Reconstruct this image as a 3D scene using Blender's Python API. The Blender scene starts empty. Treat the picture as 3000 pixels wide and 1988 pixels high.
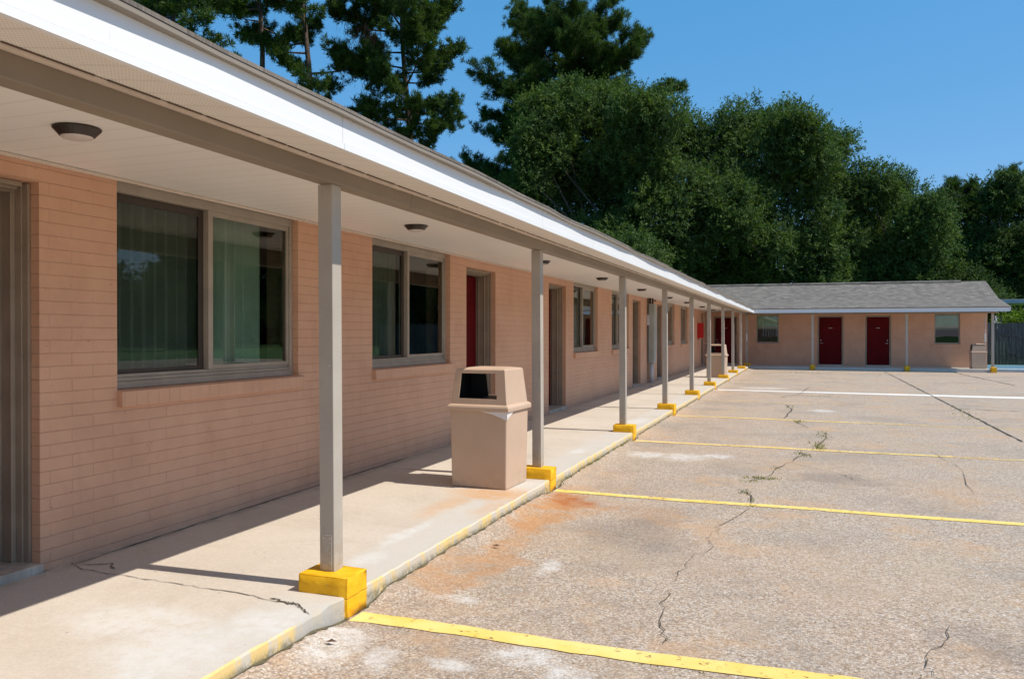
import bpy, bmesh, math, random
import numpy as np
from mathutils import Vector, Matrix
random.seed(7)
sc = bpy.context.scene
COL = sc.collection
PI = math.pi

# ------------------------------------------------------------------ helpers
class MB:
    """collects vertices / faces (with material slots) for one mesh object"""
    def __init__(s): s.v = []; s.f = []; s.m = []; s.smooth = False
    def quad(s, a, b, c, d, m=0):
        n = len(s.v); s.v += [a, b, c, d]; s.f.append((n, n+1, n+2, n+3)); s.m.append(m); return s
    def poly(s, pts, m=0):
        n = len(s.v); s.v += list(pts); s.f.append(tuple(range(n, n+len(pts)))); s.m.append(m); return s
    def box(s, x0, x1, y0, y1, z0, z1, m=0):
        n = len(s.v)
        s.v += [(x0,y0,z0),(x1,y0,z0),(x1,y1,z0),(x0,y1,z0),(x0,y0,z1),(x1,y0,z1),(x1,y1,z1),(x0,y1,z1)]
        for f in ((3,2,1,0),(4,5,6,7),(0,1,5,4),(1,2,6,5),(2,3,7,6),(3,0,4,7)):
            s.f.append(tuple(n+i for i in f)); s.m.append(m)
        return s
    def frustum(s, a, b, m=0, caps=(1,1)):
        """a, b: lists of four corners (bottom, top), counter-clockwise"""
        n = len(s.v); s.v += list(a) + list(b); k = len(a)
        for i in range(k):
            j = (i+1) % k; s.f.append((n+i, n+j, n+k+j, n+k+i)); s.m.append(m)
        if caps[0]: s.f.append(tuple(n+i for i in reversed(range(k)))); s.m.append(m)
        if caps[1]: s.f.append(tuple(n+k+i for i in range(k))); s.m.append(m)
        return s
    def tube(s, pts, rads, k=8, m=0, caps=True):
        rings = []
        pts = [Vector(p) for p in pts]
        for i, p in enumerate(pts):
            t = (pts[min(i+1, len(pts)-1)] - pts[max(i-1, 0)]).normalized()
            ref = Vector((1,0,0)) if abs(t.x) < .8 else Vector((0,1,0))
            u = t.cross(ref).normalized(); w = t.cross(u)
            n = len(s.v)
            for q in range(k):
                a = 2*PI*q/k; s.v.append(tuple(p + (u*math.cos(a) + w*math.sin(a))*rads[i]))
            rings.append(n)
        for i in range(len(rings)-1):
            for q in range(k):
                r = (q+1) % k
                s.f.append((rings[i]+q, rings[i+1]+q, rings[i+1]+r, rings[i]+r)); s.m.append(m)
        if caps:
            s.f.append(tuple(rings[0]+q for q in range(k))); s.m.append(m)
            s.f.append(tuple(rings[-1]+q for q in reversed(range(k)))); s.m.append(m)
        return s
    def build(s, name, mats, parent=None, loc=(0,0,0), rz=0, bevel=0, smooth=False, seg=2):
        me = bpy.data.meshes.new(name); me.from_pydata(s.v, [], s.f)
        if not isinstance(mats, (list, tuple)): mats = [mats]
        for m in mats: me.materials.append(m)
        me.polygons.foreach_set('material_index', s.m)
        if smooth: me.polygons.foreach_set('use_smooth', [True]*len(s.f))
        if bevel:
            bm = bmesh.new(); bm.from_mesh(me)
            bmesh.ops.remove_doubles(bm, verts=bm.verts, dist=1e-5)
            ed = [e for e in bm.edges if len(e.link_faces) == 2 and e.calc_face_angle(0) > .5]
            bmesh.ops.bevel(bm, geom=ed, offset=bevel, segments=seg, profile=.5, affect='EDGES', clamp_overlap=True)
            bm.to_mesh(me); bm.free()
        me.validate(); me.update()
        o = bpy.data.objects.new(name, me); COL.objects.link(o)
        if parent: o.parent = parent
        o.location = loc; o.rotation_euler = (0, 0, rz)
        return o

def empty(name, loc, rz=0):
    o = bpy.data.objects.new(name, None); COL.objects.link(o); o.location = loc; o.rotation_euler = (0,0,rz)
    o.empty_display_size = .2; return o
def tag(o, label=None, cat=None, group=None, kind=None):
    if label: o['label'] = label
    if cat: o['category'] = cat
    if group: o['group'] = group
    if kind: o['kind'] = kind
    return o
def kids(o): return [c for c in ALL() if c.parent is o]
def ALL(): return list(COL.objects)
def copy_tree(o, loc=None, parent=None):
    ch = [c for c in COL.objects if c.parent is o]
    c = o.copy(); COL.objects.link(c)
    if parent: c.parent = parent
    if loc is not None: c.location = loc
    for k in ch: copy_tree(k, None, c)
    return c

# ------------------------------------------------------------------ materials
class NT:
    def __init__(s, name):
        s.mat = bpy.data.materials.new(name); s.mat.use_nodes = True
        s.t = s.mat.node_tree; s.t.nodes.clear()
        s.out = s.t.nodes.new('ShaderNodeOutputMaterial')
    def n(s, typ, **kw):
        nd = s.t.nodes.new('ShaderNode' + typ)
        for k, v in kw.items():
            if k.startswith('_'): setattr(nd, k[1:], v)
            else:
                key = k.replace('__', ' ')
                try: key = int(key[1:]) if key[0] == 'i' and key[1:].isdigit() else key
                except Exception: pass
                inp = nd.inputs[key]
                if isinstance(v, bpy.types.NodeSocket): s.t.links.new(v, inp)
                else: inp.default_value = v
        return nd
    def math(s, op, a, b=0.0, c=0.0, clamp=False):
        nd = s.t.nodes.new('ShaderNodeMath'); nd.operation = op; nd.use_clamp = clamp
        for i, v in enumerate((a, b, c)):
            if isinstance(v, bpy.types.NodeSocket): s.t.links.new(v, nd.inputs[i])
            else: nd.inputs[i].default_value = v
        return nd.outputs[0]
    def vmath(s, op, a, b=(0,0,0)):
        nd = s.t.nodes.new('ShaderNodeVectorMath'); nd.operation = op
        for i, v in enumerate((a, b)):
            if isinstance(v, bpy.types.NodeSocket): s.t.links.new(v, nd.inputs[i])
            else: nd.inputs[i].default_value = v
        return nd
    def mix(s, f, a, b, mode='MIX'):
        nd = s.t.nodes.new('ShaderNodeMix'); nd.data_type = 'RGBA'; nd.blend_type = mode
        for i, v in ((0, f), (6, a), (7, b)):
            if isinstance(v, bpy.types.NodeSocket): s.t.links.new(v, nd.inputs[i])
            else:
                nd.inputs[i].default_value = v if i == 0 else (tuple(v) + (1,))[:4]
        return nd.outputs[2]
    def pos(s): return s.n('NewGeometry').outputs['Position']
    def noise(s, vec, scale, detail=3, rough=.55, dist=0, out=0):
        nd = s.n('TexNoise', Vector=vec, Scale=scale, Detail=detail, Roughness=rough, Distortion=dist); return nd.outputs[out]
    def ramp(s, f, stops, interp='LINEAR'):
        nd = s.t.nodes.new('ShaderNodeValToRGB'); cr = nd.color_ramp; cr.interpolation = interp
        while len(cr.elements) < len(stops): cr.elements.new(.5)
        for e, (p, c) in zip(cr.elements, stops):
            e.position = p; e.color = (tuple(c) + (1,))[:4] if isinstance(c, (tuple, list)) else (c, c, c, 1)
        s.t.links.new(f, nd.inputs[0]); return nd.outputs[0]
    def smooth(s, v, a, b, o0=0., o1=1.):
        nd = s.n('MapRange'); nd.interpolation_type = 'SMOOTHSTEP'
        for i, x in enumerate((v, a, b, o0, o1)):
            if isinstance(x, bpy.types.NodeSocket): s.t.links.new(x, nd.inputs[i])
            else: nd.inputs[i].default_value = x
        return nd.outputs[0]
    def bump(s, h, strength=.3, dist=.01, normal=None):
        kw = dict(Height=h, Strength=strength, Distance=dist)
        if normal is not None: kw['Normal'] = normal
        return s.n('Bump', **kw).outputs[0]
    def pbsdf(s, color, rough=.6, normal=None, metal=0., spec=.5, **kw):
        b = s.t.nodes.new('ShaderNodeBsdfPrincipled')
        def put(k, v):
            if isinstance(v, bpy.types.NodeSocket): s.t.links.new(v, b.inputs[k])
            else: b.inputs[k].default_value = (tuple(v)+(1,))[:4] if k == 'Base Color' else v
        put('Base Color', color); put('Roughness', rough); put('Metallic', metal); put('Specular IOR Level', spec)
        if normal is not None: put('Normal', normal)
        for k, v in kw.items(): put(k, v)
        s.t.links.new(b.outputs[0], s.out.inputs[0]); return s.mat

def xyz(m, v):
    sp = m.n('SeparateXYZ', Vector=v); return sp.outputs[0], sp.outputs[1], sp.outputs[2]
def comb(m, x=0., y=0., z=0.): return m.n('CombineXYZ', X=x, Y=y, Z=z).outputs[0]
def wallcoord(m, sx=1., sz=1.):
    """(along the wall, height) for any upright wall, from world position and normal"""
    g = m.n('NewGeometry'); px, py, pz = xyz(m, g.outputs['Position']); nx, ny, nz = xyz(m, g.outputs['True Normal'])
    side = m.math('GREATER_THAN', m.math('ABSOLUTE', nx), .6)
    a = m.math('ADD', m.math('MULTIPLY', py, side), m.math('MULTIPLY', px, m.math('SUBTRACT', 1., side)))
    return comb(m, m.math('MULTIPLY', a, sx), m.math('MULTIPLY', pz, sz), 0.), g.outputs['Position']

def simple(name, col, rough=.6, var=.08, scale=3., metal=0., spec=.4, bump=.0, bscale=40.):
    m = NT(name); p = m.pos()
    nz = m.noise(p, scale, 5, .6)
    f = m.smooth(nz, .3, .7)
    c = m.mix(f, tuple(x*(1-var) for x in col), tuple(min(1, x*(1+var)) for x in col))
    nrm = m.bump(m.noise(p, bscale, 3), bump, .004) if bump else None
    return m.pbsdf(c, rough, nrm, metal, spec)

def mat_brick(name, soldier=False):
    m = NT(name); wc, p = wallcoord(m)
    wc2 = m.vmath('ADD', wc, m.n('Value').outputs[0] if False else (0.,0.,0.)).outputs[0]
    jit = m.noise(p, 9., 2, .5, out=1)
    jv = m.vmath('MULTIPLY', m.vmath('SUBTRACT', jit, (.5,.5,.5)).outputs[0], (.006,.006,0)).outputs[0]
    wc2 = m.vmath('ADD', wc2, jv).outputs[0]
    br = m.t.nodes.new('ShaderNodeTexBrick')
    m.t.links.new(wc2, br.inputs['Vector'])
    br.inputs['Scale'].default_value = 1.
    br.inputs['Color1'].default_value = (1,1,1,1); br.inputs['Color2'].default_value = (.55,.55,.55,1)
    br.inputs['Mortar'].default_value = (0,0,0,1)
    br.inputs['Mortar Size'].default_value = .0042; br.inputs['Mortar Smooth'].default_value = .7
    br.inputs['Bias'].default_value = 0.
    if soldier:
        br.offset = 0; br.inputs['Brick Width'].default_value = .098; br.inputs['Row Height'].default_value = .4
    else:
        br.offset = .5; br.inputs['Brick Width'].default_value = .305; br.inputs['Row Height'].default_value = .0767
    sx, sy, sz_ = xyz(m, wc)
    # vertical joints half filled by paint in places; shading of lower ones painted stronger
    pz0 = xyz(m, p)[2]
    fill = m.smooth(m.noise(p, 1.7, 2), .35, .65)
    row = m.math('ABSOLUTE', m.math('SUBTRACT', m.math('FRACT', m.math('DIVIDE', sy, .0767)), .5))
    isbed = m.smooth(row, .40, .44)
    if soldier: isbed = 0.6
    depth = m.math('MULTIPLY', br.outputs['Fac'], m.math('MAXIMUM', m.math('MULTIPLY', m.math('MULTIPLY', fill, 1.0), m.smooth(pz0, 2.1, 1.0, .4, 1.)), isbed))
    base = m.ramp(m.noise(p, 1.3, 6, .68, .3), [(.30, (.575,.32,.205)), (.5, (.65,.37,.24)), (.8, (.72,.435,.29))])
    bv = m.mix(.05, base, br.outputs['Color'], 'MULTIPLY')
    px, py, pz = xyz(m, p)
    dirt = m.math('MULTIPLY', m.smooth(pz, .55, .10), m.smooth(m.noise(p, 4., 5, .72), .36, .66))
    drip = m.math('MULTIPLY', m.smooth(m.noise(comb(m, m.math('MULTIPLY', px, 5.), m.math('MULTIPLY', py, 5.), m.math('MULTIPLY', pz, .35)), 1.5, 4, .7), .58, .70), .16)
    bv = m.mix(drip, bv, (.42,.28,.20))
    c = m.mix(m.math('MULTIPLY', dirt, .13), bv, (.36,.25,.19))
    c = m.mix(m.math('MULTIPLY', depth, m.math('MULTIPLY', m.smooth(m.noise(p, 2.3, 4, .6), .3, .65, .3, 1.), .27)), c, (.33,.165,.10))
    chips = m.smooth(m.noise(p, 30., 3, .55), .70, .72)
    c = m.mix(m.math('MULTIPLY', chips, .5), c, (.2,.09,.05))
    fine = m.noise(p, 70., 4, .7)
    h = m.math('ADD', m.math('MULTIPLY', depth, -1.), m.math('MULTIPLY', fine, .22))
    h = m.math('ADD', h, m.math('MULTIPLY', m.noise(p, 14., 2), .25))
    return m.pbsdf(c, .52, m.bump(h, .6, .006), spec=.35)

def stain_mask(m, wp, x, y, rx, ry, lo=1.0, hi=.25):
    d = m.vmath('MULTIPLY', m.vmath('SUBTRACT', wp, (x, y, 0)).outputs[0], (1/rx, 1/ry, 0)).outputs[0]
    ln = m.n('VectorMath', _operation='LENGTH', i0=d).outputs['Value']
    return m.smooth(ln, lo, hi)
def accumulate(m, masks):
    a = masks[0]
    for b in masks[1:]: a = m.math('MAXIMUM', a, b)
    return a

def mat_lot():
    m = NT('exposed_aggregate'); p = m.pos()
    px, py, pz = xyz(m, p); p2 = comb(m, px, py, 0.)
    v1 = m.n('TexVoronoi', Vector=p2, Scale=92., Randomness=1.)
    v2 = m.n('TexVoronoi', Vector=m.vmath('ADD', p2, (3.3,1.7,0)).outputs[0], Scale=50., Randomness=1.)
    r1, g1, b1 = xyz(m, v1.outputs['Color']); r2, g2, b2 = xyz(m, v2.outputs['Color'])
    stones = m.ramp(r1, [(0,(.12,.085,.06)), (.14,(.235,.17,.115)), (.34,(.41,.305,.22)), (.55,(.495,.385,.295)), (.78,(.545,.455,.36)), (.93,(.64,.565,.475)), (1,(.74,.69,.61))])
    warm = m.ramp(g2, [(0,(.47,.30,.15)), (.5,(.53,.41,.30)), (1,(.58,.50,.43))])
    c = m.mix(.30, stones, warm)
    v3 = m.n('TexVoronoi', Vector=m.vmath('ADD', p2, (7.1,2.9,0)).outputs[0], Scale=44., Randomness=1.); r3 = xyz(m, v3.outputs['Color'])[0]
    c = m.mix(m.math('MULTIPLY', m.math('MULTIPLY', m.smooth(v3.outputs['Distance'], .42, .28), m.math('GREATER_THAN', r3, .74)), .55), c, (.19,.13,.09))
    c = m.mix(m.math('MULTIPLY', m.math('MULTIPLY', m.smooth(v3.outputs['Distance'], .36, .22), m.math('LESS_THAN', r3, .06)), .5), c, (.78,.70,.62))
    # cement between the pebbles
    cem = m.math('MULTIPLY', m.smooth(v1.outputs['Distance'], .42, .75), .6)
    c = m.mix(cem, c, (.27,.215,.175))
    big = m.noise(p2, .33, 6, .62); mid = m.noise(p2, 1.6, 6, .65, .3); fin = m.noise(p2, 7., 4, .6)
    c = m.mix(m.smooth(big, .38, .66), c, m.mix(1., c, (1.05,1.0,.98), 'MULTIPLY'))
    c = m.mix(m.math('MULTIPLY', m.smooth(mid, .50, .66), .36), c, (.50,.345,.225))       # pinkish worn areas
    c = m.mix(m.math('MULTIPLY', m.smooth(m.noise(p2, .75, 6, .68, .4), .48, .66), .42), c, (.25,.205,.17))   # grimy areas
    c = m.mix(m.math('MULTIPLY', m.smooth(m.noise(m.vmath('ADD', p2, (9,4,0)).outputs[0], 1.1, 5, .7), .52, .66), .42), c, (.55,.32,.16))
    # distorted coordinates for stains
    nv = m.noise(p2, 1.9, 5, .65, out=1)
    wp = m.vmath('ADD', p2, m.vmath('MULTIPLY', m.vmath('SUBTRACT', nv, (.5,.5,.5)).outputs[0], (1.1,1.1,0)).outputs[0]).outputs[0]
    nv2 = m.noise(p2, 9., 5, .75)
    c = m.mix(m.math('MULTIPLY', m.smooth(m.noise(p2, 2.6, 6, .75, .5), .50, .72), .30), c, (.25,.175,.12))
    c = m.mix(m.math('MULTIPLY', m.smooth(m.noise(m.vmath('ADD', p2, (31,7,0)).outputs[0], .45, 5, .7, .6), .48, .62), .26), c, (.48,.34,.22))
    rust = accumulate(m, [stain_mask(m, wp, -1.95, 6.8, .48, .48, 1., .1), m.math('MULTIPLY', stain_mask(m, wp, -2.0, 6.0, .28, .85), .8), m.math('MULTIPLY', stain_mask(m, wp, -1.98, 4.9, .2, 1.2), .55), m.math('MULTIPLY', stain_mask(m, wp, -1.2, 6.6, .5, .5), .3)])
    c = m.mix(m.math('MULTIPLY', rust, m.smooth(nv2, .25, .6, .45, .95)), c, m.mix(fin, (.40,.15,.035), (.60,.31,.11)))
    deep = stain_mask(m, wp, -1.93, 6.93, .45, .34, 1., .15)
    c = m.mix(m.math('MULTIPLY', deep, m.smooth(fin, .3, .6, .35, .9)), c, (.36,.105,.026))
    dark = accumulate(m, [stain_mask(m, wp, -1.2, 6.0, .55, .8), stain_mask(m, wp, .9, 4.4, .4, .4), stain_mask(m, wp, .3, 8.9, .7, .5)])
    c = m.mix(m.math('MULTIPLY', dark, .42), c, (.18,.145,.12))
    # pale bleached patches
    P = [(-1.83,9.95,.34,.34),(-1.4,9.9,.38,.42),(-1.,10.1,.26,.22),(.31,16.8,.35,.4),(-1.1,23.2,.9,.45),(-1.83,3.25,.14,.16),(-1.2,3.5,.24,.12),
         (-.97,3.42,.14,.1),(-1.86,4.2,.2,.1),(-1.55,4.95,.1,.25),(-2.1,3.3,.2,.35),(-2.15,3.5,.12,.12),(-1.5,3.3,.2,.1)]
    pale = accumulate(m, [stain_mask(m, m.vmath('ADD', p2, m.vmath('MULTIPLY', m.vmath('SUBTRACT', nv, (.5,.5,.5)).outputs[0], (.35,.35,0)).outputs[0]).outputs[0], x, y, a, b, 1., .35) for x, y, a, b in P])
    c = m.mix(m.math('MULTIPLY', pale, m.smooth(nv2, .35, .62, .12, .62)), c, (.74,.71,.67))
    flecks = m.smooth(m.noise(p2, 5.5, 5, .7), .70, .76)
    c = m.mix(m.math('MULTIPLY', flecks, .5), c, (.66,.60,.54))
    h = m.math('ADD', m.math('MULTIPLY', v1.outputs['Distance'], -.6), m.math('MULTIPLY', mid, .6))
    h = m.math('ADD', h, m.math('MULTIPLY', v2.outputs['Distance'], -.3))
    return m.pbsdf(c, .85, m.bump(h, .55, .006), spec=.3)

def mat_slab():
    m = NT('walkway_concrete'); p = m.pos()
    px, py, pz = xyz(m, p); p2 = comb(m, px, py, 0.)
    fin = m.noise(p2, 26., 5, .75)
    base = m.ramp(m.noise(p2, 1.1, 6, .62), [(.25,(.50,.425,.35)), (.5,(.57,.495,.415)), (.75,(.62,.55,.475))])
    c = m.mix(m.math('MULTIPLY', m.smooth(fin, .42, .68), .25), base, (.72,.66,.58))
    c = m.mix(m.math('MULTIPLY', m.smooth(m.noise(p2, 110., 2, .6), .52, .70), .3), c, (.36,.29,.22))
    c = m.mix(m.math('MULTIPLY', m.smooth(m.noise(p2, 3.4, 6, .75, .4), .50, .70), .28), c, (.44,.36,.28))
    c = m.mix(m.math('MULTIPLY', m.smooth(m.noise(p2, 60., 3, .7), .50, .68), .25), c, (.33,.265,.20))
    spk = m.n('TexVoronoi', Vector=p2, Scale=15.)
    sr, sg, sb = xyz(m, spk.outputs['Color'])
    c = m.mix(m.math('MULTIPLY', m.math('MULTIPLY', m.smooth(spk.outputs['Distance'], .13, .06), m.math('GREATER_THAN', sr, .86)), .6), c, (.17,.12,.085))
    nv = m.noise(p2, 2.2, 6, .68, out=1)
    wp = m.vmath('ADD', p2, m.vmath('MULTIPLY', m.vmath('SUBTRACT', nv, (.5,.5,.5)).outputs[0], (.45,.6,0)).outputs[0]).outputs[0]
    nv2 = m.noise(p2, 12., 5, .7)
    # grey cement band along the kerb, and bleached scrapes
    edge = m.math('MULTIPLY', m.smooth(m.math('ADD', px, m.math('MULTIPLY', m.noise(p2, 2.5, 4), .12)), -2.62, -2.50), m.smooth(m.noise(p2, .8, 3), .30, .5))
    c = m.mix(m.math('MULTIPLY', edge, .6), c, (.56,.53,.48))
    pale = accumulate(m, [stain_mask(m, wp, x, y, a, b, 1., .3) for x, y, a, b in [(-2.6,5.0,.12,.45),(-2.5,4.35,.12,.3),(-2.36,6.4,.08,.16),(-2.6,2.75,.5,.45),(-2.4,3.2,.35,.4),(-3.,3.0,.6,.3),(-2.55,2.5,.2,.2),(-2.5,12.6,.2,.8),(-2.5,9.2,.1,.3)]])
    c = m.mix(m.math('MULTIPLY', pale, m.smooth(nv2, .32, .62, .2, .65)), c, (.66,.655,.635))
    rust = accumulate(m, [stain_mask(m, wp, -2.5, 6.5, .55, .42, 1., .15), m.math('MULTIPLY', stain_mask(m, wp, -2.72, 5.9, .2, .7), .55), m.math('MULTIPLY', stain_mask(m, wp, -2.33, 6.0, .14, .7), .5)])
    c = m.mix(m.math('MULTIPLY', rust, m.smooth(nv2, .25, .6, .3, .9)), c, (.60,.33,.14))
    grime = m.math('MULTIPLY', m.smooth(px, -4.00, -4.15), m.smooth(m.noise(p2, 6., 4, .7), .35, .6))
    c = m.mix(m.math('MULTIPLY', grime, .5), c, (.25,.20,.16))
    h = m.math('ADD', m.math('MULTIPLY', fin, .5), m.noise(p2, 4., 4))
    return m.pbsdf(c, .82, m.bump(h, .35, .006), spec=.3)

def mat_kerb():
    m = NT('kerb_yellow'); p = m.pos(); px, py, pz = xyz(m, p)
    n1 = m.noise(comb(m, px, py, m.math('MULTIPLY', pz, .25)), 9., 5, .7); n2 = m.noise(p, 28., 4, .7)
    paint = m.mix(n2, (.66,.45,.15), (.76,.58,.28))
    c = m.mix(m.smooth(n1, .44, .56), paint, (.56,.50,.41))
    low = m.math('MULTIPLY', m.smooth(pz, .095, .05), m.smooth(n2, .30, .60))
    c = m.mix(m.math('MULTIPLY', low, .8), c, (.17,.145,.09))
    near = m.smooth(py, 3.55, 3.35)
    grey = m.math('MULTIPLY', m.smooth(py, 3.18, 3.24), m.smooth(py, 3.7, 3.6))
    c = m.mix(m.math('MULTIPLY', grey, .8), c, (.42,.40,.37))
    return m.pbsdf(c, .8, m.bump(n2, .4, .006), spec=.3)

def mat_lines(name, c0, c1, wear=(.60,.66), faded=None):
    """road paint: worn through to the pebbles where noise says so"""
    m = NT(name); p = m.pos(); px, py, pz = xyz(m, p); p2 = comb(m, px, py, 0.)
    n1 = m.noise(p2, 16., 5, .75); n2 = m.noise(p2, 60., 3, .7)
    c = m.mix(m.smooth(m.noise(p2, 3., 4), .3, .7), c0, c1)
    c = m.mix(m.math('MULTIPLY', m.smooth(n2, .62, .70), .5), c, tuple(x*.6 for x in c0))
    d = m.t.nodes.new('ShaderNodeBsdfDiffuse'); m.t.links.new(c, d.inputs[0])
    t = m.t.nodes.new('ShaderNodeBsdfTransparent')
    gone = m.smooth(m.math('ADD', n1, m.math('MULTIPLY', m.math('SUBTRACT', m.noise(p2, 1.3, 3), .5), .35)), wear[0], wear[1])
    if faded:   # further along the line (x) less paint is left
        gone = m.math('MAXIMUM', gone, m.smooth(m.math('ADD', m.noise(p2, 9., 5, .75), m.smooth(px, faded[0], faded[1], 0., faded[2])), .62, .70))
    mx = m.t.nodes.new('ShaderNodeMixShader')
    m.t.links.new(gone, mx.inputs[0]); m.t.links.new(d.outputs[0], mx.inputs[1]); m.t.links.new(t.outputs[0], mx.inputs[2])
    m.t.links.new(mx.outputs[0], m.out.inputs[0]); return m.mat

def mat_shingle():
    m = NT('shingle'); g = m.n('NewGeometry'); p = g.outputs['Position']; px, py, pz = xyz(m, p)
    nx, ny, nz = xyz(m, g.outputs['True Normal'])
    side = m.math('GREATER_THAN', m.math('ABSOLUTE', nx), m.math('ABSOLUTE', ny))
    inv = m.math('SUBTRACT', 1., side)
    a = m.math('ADD', m.math('MULTIPLY', py, side), m.math('MULTIPLY', px, inv))
    b = m.math('MULTIPLY', m.math('ADD', m.math('MULTIPLY', px, side), m.math('MULTIPLY', py, inv)), 1.05)
    wc = comb(m, a, b, 0.)
    br = m.t.nodes.new('ShaderNodeTexBrick'); m.t.links.new(wc, br.inputs['Vector'])
    br.offset = .37; br.offset_frequency = 3
    for k, v in (('Scale',1.),('Mortar Size',.004),('Brick Width',.21),('Row Height',.145),('Mortar Smooth',.2)): br.inputs[k].default_value = v
    br.inputs['Color1'].default_value = (.095,.083,.072,1); br.inputs['Color2'].default_value = (.205,.182,.158,1); br.inputs['Mortar'].default_value = (.09,.08,.07,1)
    c = m.mix(m.smooth(m.noise(wc, 3.2, 4, .7, .5), .35, .65), br.outputs['Color'], m.mix(1., br.outputs['Color'], (1.35,1.3,1.25), 'MULTIPLY'))
    c = m.mix(m.math('MULTIPLY', m.smooth(m.noise(wc, .6, 3), .4, .65), .3), c, (.17,.142,.118))
    c = m.mix(.25, c, m.ramp(m.noise(wc, 90., 2), [(.35,(.06,.052,.045)),(.65,(.27,.25,.225))]))
    return m.pbsdf(c, .9, m.bump(m.math('ADD', br.outputs['Fac'], m.noise(wc, 40.,2)), -.4, .006), spec=.25)

def mat_white_fascia():
    m = NT('white_fascia'); p = m.pos(); px, py, pz = xyz(m, p)
    n = m.noise(comb(m, 0., m.math('MULTIPLY', py, 6.), m.math('MULTIPLY', pz, .8)), 4., 4, .7)
    streak = m.math('MULTIPLY', m.smooth(n, .66, .75), m.smooth(pz, 2.47, 2.385))
    c = m.mix(m.math('MULTIPLY', streak, .5), (.76,.765,.77), (.34,.34,.32))
    c = m.mix(m.math('MULTIPLY', m.smooth(m.noise(p, .7, 4), .4, .7), .1), c, (.66,.67,.68))
    jt = m.smooth(m.math('ABSOLUTE', m.math('SUBTRACT', m.math('FRACT', m.math('DIVIDE', m.math('ADD', py, 1.3), 3.05)), .5)), .0016, .0006)
    c = m.mix(m.math('MULTIPLY', jt, .5), c, (.35,.35,.36))
    h = m.noise(comb(m, px, m.math('MULTIPLY', py, 1.), m.math('MULTIPLY', pz, .4)), 3.5, 2)
    return m.pbsdf(c, .42, m.bump(h, .25, .02), spec=.4)

def mat_ribbed(name, col, axis, period, depth=.5, holes=False):
    m = NT(name); p = m.pos(); q = xyz(m, p)[axis]
    fr = m.math('FRACT', m.math('DIVIDE', q, period))
    groove = m.smooth(m.math('ABSOLUTE', m.math('SUBTRACT', fr, .5)), .42, .49)
    c = m.mix(m.math('MULTIPLY', groove, depth), col, tuple(x*.5 for x in col))
    c = m.mix(m.math('MULTIPLY', m.smooth(m.noise(p, .9, 4), .35, .7), .12), c, tuple(x*.7 for x in col))
    if holes:
        px, py, pz = xyz(m, p)
        dots = m.n('TexVoronoi', Vector=comb(m, px, py, 0.), Scale=62., Randomness=.0)
        c = m.mix(m.math('MULTIPLY', m.smooth(dots.outputs['Distance'], .34, .18), .38), c, (.14,.11,.08))
    return m.pbsdf(c, .5, m.bump(groove, -.5, .006), spec=.35)

def mat_glass(name, tint, refl=1.0, base_r=.0):
    m = NT(name)
    fr = m.n('Fresnel', IOR=1.62).outputs[0]
    f = m.math('ADD', m.math('MULTIPLY', fr, refl), base_r, clamp=True)
    gl = m.n('BsdfGlossy', Color=(.95,1,.98,1), Roughness=.006)
    # slight waviness of the sheet
    m.t.links.new(m.bump(m.noise(m.pos(), 1.6, 1), .05, .01), gl.inputs['Normal'])
    tr = m.n('BsdfTransparent', Color=tint + (1,))
    mx = m.t.nodes.new('ShaderNodeMixShader')
    m.t.links.new(f, mx.inputs[0]); m.t.links.new(tr.outputs[0], mx.inputs[1]); m.t.links.new(gl.outputs[0], mx.inputs[2])
    m.t.links.new(mx.outputs[0], m.out.inputs[0]); return m.mat

def mat_leaf(name, cols, transl=.35, rough=.72):
    m = NT(name)
    g = m.n('NewGeometry')
    rnd = g.outputs['Random Per Island']
    c = m.ramp(rnd, [(i/(len(cols)-1), c) for i, c in enumerate(cols)])
    big = m.noise(g.outputs['Position'], .55, 3, .6)
    c = m.mix(m.smooth(big, .35, .68), c, m.mix(1., c, (1.5,1.35,.95), 'MULTIPLY'))
    c = m.mix(m.math('MULTIPLY', m.smooth(m.noise(g.outputs['Position'], .31, 2), .60, .70), .25), c, (.10,.13,.02))
    b = m.t.nodes.new('ShaderNodeBsdfPrincipled'); m.t.links.new(c, b.inputs['Base Color'])
    b.inputs['Roughness'].default_value = rough; b.inputs['Specular IOR Level'].default_value = .18
    t = m.t.nodes.new('ShaderNodeBsdfTranslucent'); m.t.links.new(m.mix(1., c, (1.3,1.5,.6), 'MULTIPLY'), t.inputs[0])
    mx = m.t.nodes.new('ShaderNodeMixShader'); mx.inputs[0].default_value = transl
    m.t.links.new(b.outputs[0], mx.inputs[1]); m.t.links.new(t.outputs[0], mx.inputs[2]); m.t.links.new(mx.outputs[0], m.out.inputs[0])
    return m.mat

def mat_bark(name, c0, c1):
    m = NT(name); p = m.pos(); px, py, pz = xyz(m, p)
    q = comb(m, px, py, m.math('MULTIPLY', pz, .3))
    n = m.noise(q, 9., 5, .7)
    c = m.mix(m.smooth(n, .35, .65), c0, c1)
    return m.pbsdf(c, .9, m.bump(n, .8, .05), spec=.2)

def mat_boards():
    m = NT('weathered_boards'); p = m.pos(); px, py, pz = xyz(m, p)
    n = m.noise(comb(m, m.math('MULTIPLY', px, 7.), m.math('MULTIPLY', py, 7.), m.math('MULTIPLY', pz, .5)), 2., 5, .7)
    c = m.ramp(n, [(.3,(.045,.042,.042)), (.5,(.095,.09,.088)), (.7,(.19,.18,.172))])
    return m.pbsdf(c, .9, spec=.2)

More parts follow.
